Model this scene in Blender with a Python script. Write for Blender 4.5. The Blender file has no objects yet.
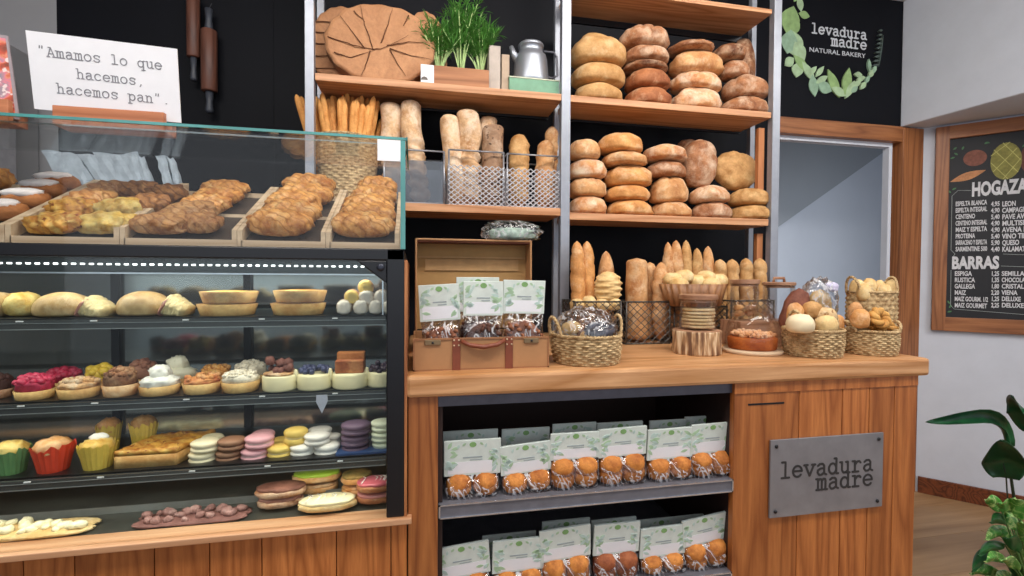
import bpy, bmesh, math, random
from mathutils import Vector, Matrix, Euler, noise
random.seed(7)
PI = math.pi
SC = bpy.context.scene
COL = SC.collection

# ------------------------------------------------------------------ camera
F = 480.0
CAMZ = 1.28
YAW, PIT, ROL = math.radians(11.586), math.radians(-1.2306), math.radians(0.3305)
fw = Vector((math.sin(YAW)*math.cos(PIT), math.cos(YAW)*math.cos(PIT), math.sin(PIT)))
r0 = Vector((math.cos(YAW), -math.sin(YAW), 0))
u0 = r0.cross(fw)
RR = r0*math.cos(ROL) + u0*math.sin(ROL)
UU = -r0*math.sin(ROL) + u0*math.cos(ROL)
CP = Vector((0, 0, CAMZ))
cam = bpy.data.cameras.new('camera')
cam.sensor_width = 36
cam.lens = F/1024*36
cam.clip_start = 0.02
co = bpy.data.objects.new('camera', cam)
COL.objects.link(co)
m3 = Matrix((RR, UU, -fw)).transposed()
co.matrix_world = Matrix.Translation(CP) @ m3.to_4x4()
SC.camera = co

def ray(x, y): return fw + RR*((x-512)/F) - UU*((y-288)/F)
def P(x, y, Y):                       # world point of a sight line on the plane at depth Y
    d = ray(x, y); return CP + d*(Y/d.y)
def PZ(x, y, Z):
    d = ray(x, y); return CP + d*((Z-CAMZ)/d.z)
def PD(x, y, D): return CP + ray(x, y)*D
def BX(x0, y0, x1, y1, Y):            # centre x, bottom z, top z, width, mean
    xc, yc = (x0+x1)/2, (y0+y1)/2
    return (P(xc, yc, Y).x, P(xc, y1, Y).z, P(xc, y0, Y).z, P(x1, yc, Y).x-P(x0, yc, Y).x)

def CF(X, Y): return Y/math.hypot(X, Y)      # a round thing off to the side spans more of its plane than its own width

# --------------------------------------------------------------- materials
def lin(c):
    if isinstance(c, str): c = tuple(int(c[i:i+2], 16)/255 for i in (0, 2, 4))
    return tuple((v/12.92 if v <= .04045 else ((v+.055)/1.055)**2.4) for v in c) + (1,)
MATS = {}
class NT:
    def __init__(s, name):
        s.m = bpy.data.materials.new(name); s.m.use_nodes = True
        s.t = s.m.node_tree; s.n = s.t.nodes; s.l = s.t.links
        s.b = s.n['Principled BSDF']; s.out = s.n['Material Output']
    def add(s, k, **kw):
        o = s.n.new(k)
        for a, v in kw.items(): setattr(o, a, v)
        return o
    def link(s, a, b): s.l.new(a, b)
    def tex(s, kind='Object', scale=(1, 1, 1), rot=(0, 0, 0)):
        tc = s.add('ShaderNodeTexCoord'); mp = s.add('ShaderNodeMapping')
        mp.inputs['Scale'].default_value = scale; mp.inputs['Rotation'].default_value = rot
        s.link(tc.outputs[kind], mp.inputs['Vector']); return mp.outputs['Vector']
    def noise(s, vec, scale, detail=4, rough=.6, dist=0):
        n = s.add('ShaderNodeTexNoise'); s.link(vec, n.inputs['Vector'])
        n.inputs['Scale'].default_value = scale; n.inputs['Detail'].default_value = detail
        n.inputs['Roughness'].default_value = rough; n.inputs['Distortion'].default_value = dist
        return n.outputs['Fac']
    def ramp(s, fac, stops):
        r = s.add('ShaderNodeValToRGB'); s.link(fac, r.inputs['Fac'])
        e = r.color_ramp.elements
        while len(e) < len(stops): e.new(.5)
        for i, (p, c) in enumerate(stops): e[i].position = p; e[i].color = c
        return r.outputs['Color']
    def mix(s, fac, a, b, mode='MIX'):
        x = s.add('ShaderNodeMix', data_type='RGBA', blend_type=mode)
        for sock, v in ((x.inputs['Factor'], fac), (x.inputs['A'], a), (x.inputs['B'], b)):
            if hasattr(v, 'is_output'): s.link(v, sock)
            else: sock.default_value = v
        return x.outputs['Result']
    def bump(s, h, strength=.3, dist=.002):
        b = s.add('ShaderNodeBump'); b.inputs['Strength'].default_value = strength
        b.inputs['Distance'].default_value = dist
        s.link(h, b.inputs['Height']); s.link(b.outputs['Normal'], s.b.inputs['Normal'])
    def base(s, c):
        if hasattr(c, 'is_output'): s.link(c, s.b.inputs['Base Color'])
        else: s.b.inputs['Base Color'].default_value = c
    def set(s, rough=.5, metal=0, spec=.5, **kw):
        s.b.inputs['Roughness'].default_value = rough
        s.b.inputs['Metallic'].default_value = metal
        s.b.inputs['Specular IOR Level'].default_value = spec
        for k, v in kw.items(): s.b.inputs[k].default_value = v
def plain(name, c, rough=.5, metal=0, var=.12, scale=30, bump=0, spec=.5, **kw):
    if name in MATS: return MATS[name]
    t = NT(name); v = t.tex(); c = lin(c)
    n = t.noise(v, scale)
    d = tuple(x*(1-var) for x in c[:3])+(1,); l = tuple(min(1, x*(1+var)) for x in c[:3])+(1,)
    t.base(t.ramp(n, [(.3, d), (.7, l)]))
    t.set(rough, metal, spec, **kw)
    if bump: t.bump(n, bump)
    MATS[name] = t.m; return t.m
def wood(name, light, dark, axis='X', scale=1.0, rough=.45, rings=6, contrast=1.0):
    if name in MATS: return MATS[name]
    t = NT(name)
    k = {'X': (.06, 1, 1), 'Y': (1, .06, 1), 'Z': (1, 1, .06)}[axis]
    v = t.tex(scale=tuple(a*scale for a in k))
    geo = t.add('ShaderNodeNewGeometry')
    add = t.add('ShaderNodeVectorMath', operation='ADD'); sc = t.add('ShaderNodeVectorMath', operation='SCALE')
    cmb = t.add('ShaderNodeCombineXYZ')
    for i in range(3): t.link(geo.outputs['Random Per Island'], cmb.inputs[i])
    t.link(cmb.outputs[0], sc.inputs[0]); sc.inputs['Scale'].default_value = 7.0
    t.link(v, add.inputs[0]); t.link(sc.outputs[0], add.inputs[1]); v = add.outputs[0]
    big = t.noise(v, 5, 2, .5, .3)
    ml = t.add('ShaderNodeMath', operation='MULTIPLY'); t.link(big, ml.inputs[0]); ml.inputs[1].default_value = rings*3
    sn = t.add('ShaderNodeMath', operation='PINGPONG'); t.link(ml.outputs[0], sn.inputs[0]); sn.inputs[1].default_value = .5
    m2 = t.add('ShaderNodeMath', operation='MULTIPLY'); t.link(sn.outputs[0], m2.inputs[0]); m2.inputs[1].default_value = 2
    fine = t.noise(v, 90, 3, .7)
    L, D = lin(light), lin(dark)
    mid = tuple((a+b)/2 for a, b in zip(L, D))
    c1 = t.ramp(m2.outputs[0], [(0, D), (.35, mid), (1, L)])
    c2 = t.ramp(fine, [(.3, tuple(x*.72 for x in L[:3])+(1,)), (.65, (1, 1, 1, 1))])
    c = t.mix(.45*contrast, c1, c2, 'MULTIPLY')
    hv = t.add('ShaderNodeHueSaturation'); t.link(c, hv.inputs['Color'])
    mr = t.add('ShaderNodeMapRange'); t.link(geo.outputs['Random Per Island'], mr.inputs['Value'])
    mr.inputs['To Min'].default_value = .8; mr.inputs['To Max'].default_value = 1.2
    t.link(mr.outputs[0], hv.inputs['Value'])
    t.base(hv.outputs['Color']); t.set(rough)
    t.bump(fine, .15, .001)
    MATS[name] = t.m; return t.m
def crust(name, base, dark, flour=None, amt=.5, scale=1.0, rough=.7, bump=.6, spots=None, bands=0):
    if name in MATS: return MATS[name]
    t = NT(name); v = t.tex()
    oi = t.add('ShaderNodeObjectInfo'); sc = t.add('ShaderNodeVectorMath', operation='ADD')
    cm = t.add('ShaderNodeCombineXYZ'); t.link(oi.outputs['Random'], cm.inputs[0]); t.link(oi.outputs['Random'], cm.inputs[2])
    t.link(v, sc.inputs[0]); t.link(cm.outputs[0], sc.inputs[1]); v = sc.outputs[0]
    n1 = t.noise(v, 20*scale, 5, .6, .12); n2 = t.noise(v, 160*scale, 3, .7)
    c = t.ramp(n1, [(.32, lin(dark)), (.62, lin(base))])
    if flour:
        n3 = t.noise(v, 17*scale, 6, .72, .25)
        msk = t.ramp(n3, [(.60-amt*.26, (0, 0, 0, 1)), (.82-amt*.22, (.85, .85, .85, 1))])
        c = t.mix(msk, c, lin(flour))
    if spots:
        n4 = t.noise(v, 60*scale, 2, .5)
        msk = t.ramp(n4, [(.60, (0, 0, 0, 1)), (.66, (1, 1, 1, 1))])
        c = t.mix(msk, c, lin(spots))
    if bands:
        wv = t.add('ShaderNodeTexWave', bands_direction='DIAGONAL'); t.link(v, wv.inputs['Vector'])
        wv.inputs['Scale'].default_value = bands; wv.inputs['Distortion'].default_value = 6; wv.inputs['Detail'].default_value = 2; wv.inputs['Detail Scale'].default_value = 1.5
        c = t.mix(t.ramp(wv.outputs['Fac'], [(.0, (.75, .75, .75, 1)), (.3, (0, 0, 0, 1))]), c, lin(dark))
    c = t.mix(.3, c, t.ramp(n2, [(.3, (.55, .55, .55, 1)), (.6, (1, 1, 1, 1))]), 'MULTIPLY')
    t.base(c); t.set(rough, 0, .35); t.bump(n1, bump, .004)
    MATS[name] = t.m; return t.m
def glass(name, tint=(1, 1, 1, 1), refl=.06, fres=.5, rough=.02, veil=None):
    if name in MATS: return MATS[name]
    t = NT(name); t.n.remove(t.b)
    tr = t.add('ShaderNodeBsdfTransparent'); tr.inputs['Color'].default_value = tint
    gl = t.add('ShaderNodeBsdfGlossy'); gl.inputs['Roughness'].default_value = rough
    lw = t.add('ShaderNodeLayerWeight'); lw.inputs['Blend'].default_value = .25
    ml = t.add('ShaderNodeMath', operation='MULTIPLY_ADD'); t.link(lw.outputs['Fresnel'], ml.inputs[0])
    ml.inputs[1].default_value = fres; ml.inputs[2].default_value = refl; ml.use_clamp = True
    mx = t.add('ShaderNodeMixShader'); t.link(ml.outputs[0], mx.inputs[0])
    t.link(tr.outputs[0], mx.inputs[1]); t.link(gl.outputs[0], mx.inputs[2])
    if veil:                             # crinkled film: sparse white creases
        v = t.tex(); n = t.noise(v, veil, 3, .6, 1.5)
        msk = t.ramp(n, [(.47, (0, 0, 0, 1)), (.5, (.55, .55, .55, 1)), (.53, (0, 0, 0, 1))])
        bp = t.add('ShaderNodeBump'); bp.inputs['Strength'].default_value = 1; bp.inputs['Distance'].default_value = .01
        t.link(n, bp.inputs['Height']); t.link(bp.outputs['Normal'], gl.inputs['Normal'])
        df = t.add('ShaderNodeBsdfDiffuse'); df.inputs['Color'].default_value = (.9, .9, .92, 1)
        m2 = t.add('ShaderNodeMixShader'); t.link(msk, m2.inputs[0]); t.link(mx.outputs[0], m2.inputs[1]); t.link(df.outputs[0], m2.inputs[2])
        mx = m2
    t.link(mx.outputs[0], t.out.inputs['Surface'])
    MATS[name] = t.m; return t.m
def emit(name, c, s):
    if name in MATS: return MATS[name]
    t = NT(name); t.b.inputs['Base Color'].default_value = lin(c)
    t.b.inputs['Emission Color'].default_value = lin(c); t.b.inputs['Emission Strength'].default_value = s
    MATS[name] = t.m; return t.m

# ----------------------------------------------------------- mesh builder
def TM(loc=(0, 0, 0), rot=(0, 0, 0), sc=(1, 1, 1)):
    return Matrix.Translation(loc) @ Euler(rot).to_matrix().to_4x4() @ Matrix.Diagonal((*sc, 1))
BOLD = [0]
class MB:
    def __init__(s): s.v = []; s.f = []
    def add(s, vs, fs, M=None):
        o = len(s.v)
        s.v += [(M @ Vector(v)) if M is not None else Vector(v) for v in vs]
        s.f += [tuple(i+o for i in f) for f in fs]; return s
    def box(s, x0, x1, y0, y1, z0, z1, M=None):
        vs = [(x, y, z) for z in (z0, z1) for y in (y0, y1) for x in (x0, x1)]
        return s.add(vs, [(0, 2, 3, 1), (4, 5, 7, 6), (0, 1, 5, 4), (2, 6, 7, 3), (0, 4, 6, 2), (1, 3, 7, 5)], M)
    def loft(s, rings, cap=True, closed=False, M=None):
        n = len(rings[0]); vs = [p for r in rings for p in r]; fs = []
        k = len(rings)
        for i in range(k if closed else k-1):
            a, b = i*n, ((i+1) % k)*n
            for j in range(n): fs.append((a+j, a+(j+1) % n, b+(j+1) % n, b+j))
        if cap and not closed:
            fs.append(tuple(range(n))[::-1]); fs.append(tuple((k-1)*n+j for j in range(n)))
        return s.add(vs, fs, M)
    def lathe(s, prof, n=32, M=None, mod=None, cap=True, ry=1.0):
        rings = []
        for i, (r, z) in enumerate(prof):
            ring = []
            for j in range(n):
                a = 2*PI*j/n; q = r + (mod(a, z, i) if mod else 0)
                ring.append((q*math.cos(a), q*ry*math.sin(a), z))
            rings.append(ring)
        return s.loft(rings, cap, False, M)
    def tube(s, pts, r, n=8, closed=False, M=None, ry=1.0):
        pts = [Vector(p) for p in pts]; k = len(pts); rings = []; ref = None
        for i, p in enumerate(pts):
            a = pts[(i-1) % k] if (closed or i) else p; b = pts[(i+1) % k] if (closed or i < k-1) else p
            t = (b-a).normalized()
            if ref is None:
                ref = Vector((0, 0, 1)) if abs(t.z) < .9 else Vector((1, 0, 0))
            x = (ref - t*ref.dot(t))
            if x.length < 1e-5: x = t.orthogonal()
            x.normalize(); ref = x; y = t.cross(x)
            rr = r[i] if isinstance(r, (list, tuple)) else r
            rings.append([p + x*math.cos(2*PI*j/n)*rr + y*math.sin(2*PI*j/n)*rr*ry for j in range(n)])
        return s.loft(rings, True, closed, M)
    def blob(s, w, d, h, seed=0, amp=.04, freq=2.5, e=2.0, low=.5, fn=None, n=28, m=12, M=None, up=1.0, mid=.5, rp=.85):
        rings = []; off = Vector((seed*13.7, seed*5.1, seed*2.3))
        for i in range(m+1):
            v = -PI/2 + PI*i/m
            sv, cv = math.sin(v), max(0.0, math.cos(v))
            zz = math.copysign(abs(sv)**(low if sv < 0 else up), sv); rad = cv**(.6 if sv < 0 else rp)
            ring = []
            for j in range(n):
                u = 2*PI*j/n
                cu, su = math.cos(u), math.sin(u)
                k = (abs(cu)**e + abs(su)**e)**(-1/e)
                p = Vector((rad*cu*k, rad*su*k, zz))
                q = 1 + amp*noise.noise(p*freq+off)*2
                if fn: q += fn(p, u, v)
                ring.append((p.x*q*w/2, p.y*q*d/2, ((p.z*(1-mid) if sv > 0 else p.z*mid)*(1+(q-1)*(.8 if sv > 0 else .2))+mid)*h))
            rings.append(ring)
        return s.loft(rings, True, False, M)
    def prism(s, pts, h, M=None):         # pts: (x, z) outline in the XZ plane, extruded in Y from 0 to -h
        n = len(pts)
        vs = [(x, 0, z) for x, z in pts] + [(x, -h, z) for x, z in pts]
        fs = [tuple(range(n)), tuple(range(n, 2*n))[::-1]] + [(i, (i+1) % n, n+(i+1) % n, n+i) for i in range(n)]
        return s.add(vs, fs, M)
    def text(s, body, size, M, extr=.0006, xs=1.0, align='LEFT'):
        cu = bpy.data.curves.new('t', 'FONT'); cu.body = body; cu.size = size; cu.extrude = extr
        cu.align_x = align; cu.resolution_u = 3; cu.offset = size*BOLD[0]
        o = bpy.data.objects.new('t', cu); COL.objects.link(o)
        bpy.context.view_layer.update()
        dg = bpy.context.evaluated_depsgraph_get()
        me = bpy.data.meshes.new_from_object(o.evaluated_get(dg))
        # text lies in XY -> stand it in XZ
        A = Matrix(((xs, 0, 0, 0), (0, 0, 1, 0), (0, 1, 0, 0), (0, 0, 0, 1)))
        s.add([v.co.copy() for v in me.vertices], [tuple(p.vertices) for p in me.polygons], M @ A)
        bpy.data.objects.remove(o); bpy.data.curves.remove(cu); bpy.data.meshes.remove(me)
        return s
    def build(s, name, mat, parent=None, smooth=False, bev=0, sub=0, loc=None, rot=None, solid=0):
        me = bpy.data.meshes.new(name); me.from_pydata(s.v, [], s.f)
        bm = bmesh.new(); bm.from_mesh(me); bmesh.ops.recalc_face_normals(bm, faces=bm.faces); bm.to_mesh(me); bm.free()
        for m in (mat if isinstance(mat, (list, tuple)) else [mat]): me.materials.append(m)
        if smooth: me.polygons.foreach_set('use_smooth', [True]*len(me.polygons))
        me.update()
        o = bpy.data.objects.new(name, me); COL.objects.link(o)
        if parent: o.parent = parent
        if loc is not None: o.location = loc
        if rot is not None: o.rotation_euler = rot
        if solid:
            q = o.modifiers.new('solid', 'SOLIDIFY'); q.thickness = solid; q.offset = 0
        if bev:
            b = o.modifiers.new('bevel', 'BEVEL'); b.width = bev; b.segments = 2; b.limit_method = 'ANGLE'
        if sub:
            q = o.modifiers.new('sub', 'SUBSURF'); q.levels = sub; q.render_levels = sub
        return o
def tag(o, label, cat, group=None):
    o['label'] = label; o['category'] = cat
    if group: o['group'] = group
    return o
def thing(name, label, cat, loc=(0, 0, 0), rot=(0, 0, 0), group=None):
    o = bpy.data.objects.new(name, None); COL.objects.link(o)
    o.empty_display_size = .05
    o.location = loc; o.rotation_euler = rot; return tag(o, label, cat, group)
def struct(o): o['kind'] = 'structure'; return o
def copy_tree(o, parent=None):
    c = o.copy(); COL.objects.link(c)
    if parent: c.parent = parent
    for ch in list(o.children): copy_tree(ch, c)
    return c
ORD = ['first', 'second', 'third', 'fourth', 'fifth', 'sixth', 'seventh', 'eighth', 'ninth', 'tenth']

# typewriter stroke alphabet (x-height 1, cell width 1.2)
def arc(cx, cy, rx, ry, a0, a1, n=10):
    return [(cx+rx*math.cos(math.radians(a0+(a1-a0)*i/n)), cy+ry*math.sin(math.radians(a0+(a1-a0)*i/n))) for i in range(n+1)]
GL = {
 'l': [[(.22, 1.42), (.6, 1.42), (.6, 0)], [(.2, 0), (1, 0)]],
 'e': [[(.12, .52), (1.05, .52)] + arc(.58, .5, .47, .5, 5, 320, 16)],
 'v': [[(.15, 1), (.6, 0), (1.05, 1)], [(0, 1), (.38, 1)], [(.82, 1), (1.2, 1)]],
 'a': [[(.2, .85), (.42, 1), (.72, 1), (.88, .82), (.88, .1), (1.12, 0)], [(.88, .58), (.5, .58), (.22, .45), (.17, .22), (.35, 0), (.6, 0), (.88, .2)]],
 'd': [arc(.52, .48, .4, .48, 0, 360, 16), [(.7, 1.4), (.93, 1.4), (.93, 0), (1.15, 0)]],
 'u': [[(.05, 1), (.27, 1), (.27, .25), (.42, .02), (.65, .02), (.9, .2)], [(.7, 1), (.92, 1), (.92, 0), (1.12, 0)]],
 'r': [[(.15, 1), (.42, 1), (.42, 0)], [(.15, 0), (.82, 0)], [(.42, .65), (.65, .93), (.9, .97), (1.05, .82)]],
 'm': [[(-.02, 1), (.2, 1), (.2, 0)], [(.2, .8), (.38, 1), (.54, .97), (.6, .8), (.6, 0)], [(.6, .8), (.78, 1), (.95, .97), (1.0, .8), (1.0, 0)], [(.02, 0), (.38, 0)], [(.5, 0), (.74, 0)], [(.9, 0), (1.18, 0)]],
 'o': [arc(.6, .5, .46, .5, 0, 360, 18)],
 's': [[(1.0, .95), (.98, .75)], [(.98, .78), (.78, 1), (.4, 1), (.2, .78), (.35, .57), (.82, .45), (1.0, .25), (.8, 0), (.4, 0), (.18, .2)]],
 'c': [arc(.6, .5, .46, .5, 35, 320, 14)],
 'h': [[(.05, 1.5), (.28, 1.5), (.28, 0)], [(.28, .75), (.5, .98), (.72, .98), (.9, .8), (.9, 0)], [(.08, 0), (.48, 0)], [(.7, 0), (1.1, 0)]],
 'n': [[(.08, 1), (.28, 1), (.28, 0)], [(.28, .75), (.5, .98), (.72, .98), (.9, .8), (.9, 0)], [(.08, 0), (.48, 0)], [(.7, 0), (1.1, 0)]],
 'p': [[(.02, 1), (.25, 1), (.25, -.45)], arc(.64, .5, .4, .48, 0, 360, 16), [(.02, -.45), (.55, -.45)]],
 'q': [[(1.15, 1), (.93, 1), (.93, -.45)], arc(.54, .5, .4, .48, 0, 360, 16), [(.65, -.45), (1.15, -.45)]],
 'A': [[(.15, 0), (.6, 1.4), (1.05, 0)], [(.3, .45), (.9, .45)], [(0, 0), (.38, 0)], [(.82, 0), (1.2, 0)], [(.3, 1.4), (.6, 1.4)]],
 '"': [[(.4, 1.5), (.35, 1.15)], [(.75, 1.5), (.7, 1.15)]],
 ',': [[(.6, .08), (.45, -.25)]], '.': [[(.55, .05), (.65, .05)]], ' ': []}
def strokes(mb, text, xh, t, M, depth=.0008, pitch=1.28):
    """letters in the XZ plane, x to the right, x-height xh, stroke width t"""
    x0 = 0; kk = 0; d0 = depth
    for ch in text:
        for pl in GL[ch]:
            q = [(x0 + a*xh, b*xh) for a, b in pl]
            for (ax, az), (bx, bz) in zip(q, q[1:]):
                kk += 1; depth = d0*(1+.02*(kk % 37))
                L = math.hypot(bx-ax, bz-az) or 1e-6; nx, nz = -(bz-az)/L*t/2, (bx-ax)/L*t/2
                mb.prism([(ax+nx, az+nz), (bx+nx, bz+nz), (bx-nx, bz-nz), (ax-nx, az-nz)], depth, M)
            for ax, az in q:
                kk += 1; depth = d0*(1+.02*(kk % 37))
                mb.prism([(ax+t/2*math.cos(k*PI/3), az+t/2*math.sin(k*PI/3)) for k in range(6)], depth, M)
        x0 += pitch*xh
    return x0
# ------------------------------------------------------------ materials used
M_black = plain('black_paint', '090b12', .6, var=.12, scale=4, spec=.15)
M_blackmet = plain('black_metal', '101116', .35, var=.1)
M_grey = plain('grey_paint', '8a8a8d', .7, var=.04, scale=3)
M_white = plain('white_plaster', 'd4d9e3', .85, var=.03, scale=9, bump=.25)
M_corr = plain('blue_grey_plaster', 'a9b1bd', .85, var=.03, scale=3)
M_ceil = plain('ceiling_paint', 'cfcfcf', .9, var=.02)
M_steel = plain('galvanised_steel', '969aa3', .42, .4, var=.08, scale=18)
M_wtop = wood('worktop_wood', 'dcaa7a', 'b98350', 'X', 1.2, .35, 4, .8)
M_shelf = wood('shelf_wood', 'dba67a', 'b57b4e', 'X', 1.2, .5, 4, .7)
M_plank = wood('plank_wood', 'bd773f', '965628', 'Z', 1.5, .42, 4, .9)
M_frame = wood('frame_wood', 'b57748', '8c552f', 'Z', 1.4, .45, 4, .8)
M_frameX = wood('frame_wood_flat', 'b57748', '8c552f', 'X', 1.4, .45, 4, .8)
M_pale = wood('pale_tray_wood', 'd9c2a2', 'bfa383', 'X', 1.0, .6, 4, .6)
M_floor = wood('floor_laminate', 'b8946c', 'a07c56', 'X', .5, .4, 3, .6)
M_red = wood('baseboard_wood', '8f4e2b', '5b2c15', 'X', 1.6, .4, 6, 1)
M_paper = plain('white_paper', 'e9eaee', .75, var=.02)
M_ink = plain('dark_ink', '3c3c40', .8)
M_glass = glass('case_glass', (.93, .96, .95, 1), .02, .3)
M_clear = glass('clear_glass', (.97, .98, .98, 1), .012, .3)
M_film = glass('cellophane', (.93, .93, .94, 1), .05, .4, .12, veil=12)
M_gedge = plain('green_glass_edge', '4a8f8c', .15, spec=.8, var=.2, scale=6)

# ------------------------------------------------------------------ the room
WX0, CY = -2.6, 2.346
AZ = math.radians(-41.8236)
wdir = Vector((-math.sin(AZ), -math.cos(AZ), 0))      # along the right wall towards the viewer
WC = Vector((2.982, 2.335, 0)); wn = Vector((wdir.y, -wdir.x, 0))  # normal into the room
WROT = math.atan2(wdir.y, wdir.x)
def PW(px, py, off=0):
    d = ray(px, py); c = WC + wn*off
    t = ((c-CP).dot(wn))/(d.dot(wn)); p = CP + d*t
    return ((p-WC).dot(wdir), p.z)
WEND = WC + wdir*3.2
mb = MB()
for i in range(22):
    for j in range(7):
        x0 = -2.6 + j*1.25 - (i % 3)*.4; y0 = -2.0 + i*.26
        mb.box(x0, x0+1.246, y0, y0+.2585, -.03, 0)
struct(mb.build('floor', M_floor))
struct(MB().box(WX0, 5.6, -2.0, 3.9, 2.92, 2.97).build('ceiling', M_ceil))
b = MB().box(-1.447, 1.97, CY, CY+.08, 0, 2.92).box(1.97, 2.9, CY, CY+.08, 2.19, 2.92)
for x in (-.62, .28, 1.15): b.box(x, x+.004, CY-.003, CY, 0, 2.92)
struct(b.build('wall_back', M_black))
struct(MB().box(WX0, -1.447, CY-.0, CY+.08, 0, 2.92).build('wall_back_left', M_grey))
struct(MB().box(WX0-.08, WX0, -2.0, CY+.08, 0, 2.92).build('wall_left', M_grey))
MW = TM(WC, (0, 0, WROT))
struct(MB().box(0, 3.2, 0, .08, 0, 2.92, MW).build('wall_right', M_white))
bb = MB().box(0.012, 3.2, -.014, 0, 0, .097, MW)
struct(bb.build('baseboard_right', M_red, bev=.003))
# door opening with wooden architrave
d = struct(thing('door_1', 'x', 'x')); del d['label'], d['category']
MB().box(1.93, 2.823, CY-.02, CY+.09, 2.094, 2.183).build('header', M_frameX, d, bev=.003)
MB().box(2.823, 2.972, CY-.022, CY+.09, 0, 2.179).build('jamb', M_frame, d, bev=.003)
MB().box(1.93, 1.985, CY-.02, CY+.09, 0, 2.094).build('jamb', M_frame, d, bev=.003)
MB().box(2.772, 2.795, CY+.02, CY+.06, 0, 2.07).box(2.0, 2.795, CY+.02, CY+.06, 2.07, 2.094).build('white_stop', M_white, d)
# corridor beyond
struct(MB().box(1.2, 4.6, 3.25, 3.33, 0, 2.92).build('wall_corridor', M_corr))
struct(MB().box(1.2, 1.28, CY+.08, 3.25, 0, 2.92).build('wall_corridor_left', M_corr))
p0, p1 = P(760, 240, 3.2), P(905, 137, 3.2)
sl = (p1.z-p0.z)/(p1.x-p0.x)
xa, xb = 1.3, 4.2
za, zb = p0.z+sl*(xa-p0.x), p0.z+sl*(xb-p0.x)
struct(MB().prism([(xa, za), (xb, zb), (xb, 3.6), (xa, 3.6)], .05, TM((0, 3.25, 0))).build('wall_stair_shade', plain('stair_shade_grey', '7f868e', .8, var=.03, scale=3)))  # darker grey paints in the shade above the sloping stair line
# angled bulkhead over the menu wall
A = Vector((2.823, 2.346, 0)); Bq = PZ(1024, 93, 2.186); Bv = Vector((Bq.x, Bq.y, 0)); dirb = (Bv-A).normalized()
B2 = A + dirb*1.9; C2 = WC + wdir*2.6
s = MB(); poly = [A, B2, C2, WC+Vector((0, .0, 0))]
s.add([(p.x, p.y, 2.186) for p in poly] + [(p.x, p.y, 2.92) for p in poly], [(0, 1, 2, 3), (7, 6, 5, 4), (0, 1, 5, 4), (1, 2, 6, 5), (2, 3, 7, 6), (3, 0, 4, 7)])
struct(s.build('ceiling_bulkhead', M_white, bev=.006))
# grey unit at the far left behind the case
t = thing('wall_cabinet', 'pale grey wall cabinet with white panel behind the pastry case at far left', 'cabinet', (-1.62, CY-.16, 0))
MB().box(-.55, .11, 0, .15, 1.25, 2.16).build('body', M_grey, t, bev=.004)
MB().box(-.5, -.17, -.012, 0, 1.3, 2.1).build('door', plain('pale_panel', 'c3c5cb', .5), t, bev=.004)
MB().tube([(-.14, -.02, 1.35), (-.14, -.02, 2.05)], .006).build('handle', M_steel, t, True)
t = thing('paper_towel_dispenser', 'pale grey towel dispenser with white window on the wall behind the glass', 'dispenser', (-1.545, CY-.20, 1.62))
MB().box(-.07, .07, -.09, .035, 0, .42).build('housing', plain('dispenser_grey', '9a999f', .4), t, bev=.015)
MB().box(-.045, .045, -.096, -.088, .29, .37).build('window', plain('dispenser_white', 'dadce0', .3), t, bev=.003)
MB().box(-.125, -.085, -.02, .035, .18, .36).build('hinge', plain('brass_brown', '6b4a35', .4), t, bev=.003)

# ------------------------------------------------------------ wooden counter
t = thing('service_counter', 'planked wooden service counter with an open front compartment of two shelves', 'counter', (0, 0, 0))
b = MB(); xs = [.864]
px = [733, 798, 841, 868, 893, 915.3]
xs = [P(x, 470, 1.16).x for x in px]
for a, c in zip(xs, xs[1:]): b.box(a+.0012, c-.0012, 1.16, 1.18, 0, .994)
b.build('front_panel', M_plank, t, bev=.0015)
MB().box(xs[0], xs[-1], 1.1575, 1.16, .965, .994).build('top_rail', M_plank, t)
s0 = P(748, 405, 1.16); s1 = P(784, 405, 1.16)
MB().box(s0.x, s1.x, 1.1588, 1.1605, s0.z-.0015, s0.z+.0035).build('finger_slot', M_blackmet, t)
MB().box(-.0125, .058, 1.16, 1.95, 0, .994).build('side_post', wood('post_wood', 'b3713d', '8a4e26', 'Z', 1.5, .4, 4, .8), t, bev=.002)
MB().box(xs[-1]-.02, xs[-1], 1.18, 1.95, 0, .994).build('end_panel', M_plank, t)
MB().box(.058, xs[-1]-.02, 1.93, 1.95, 0, .994).build('back_panel', M_black, t)
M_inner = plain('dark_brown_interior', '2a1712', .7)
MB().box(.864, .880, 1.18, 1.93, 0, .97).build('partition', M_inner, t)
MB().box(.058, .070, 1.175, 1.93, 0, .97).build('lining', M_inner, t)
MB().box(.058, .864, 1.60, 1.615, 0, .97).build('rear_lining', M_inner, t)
MB().box(.058, .864, 1.17, 1.185, .966, .994).build('upper_rail', plain('slate_rail', '5c5d68', .4, .5), t)
for z, d0 in ((.728, 0), (.47, 0)):
    sh = MB().box(.060, .863, 1.185, 1.60, z-.012, z-.002).build('shelf', plain('grey_steel_shelf', '7f808a', .4, .5), t)
    e = MB().box(.060, .863, 1.162, 1.185, z-.034, z).build('price_rail', plain('rail_grey', '6f7079', .45, .3), sh)
    q = MB().box(.060, .863, 1.159, 1.162, z-.003, z).box(.060, .863, 1.159, 1.162, z-.034, z-.031).box(.060, .064, 1.159, 1.162, z-.034, z).box(.859, .863, 1.159, 1.162, z-.034, z)
    q.build('rail_lip', plain('bright_lip', 'cdd0d8', .25, .8), sh)
wt = MB().box(-.017, 1.513, 1.148, 1.97, .994, 1.047)
o = wt.build('worktop', M_wtop, bev=.009); tag(o, 'thick honey coloured wooden worktop running over the service counter', 'worktop')

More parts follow.
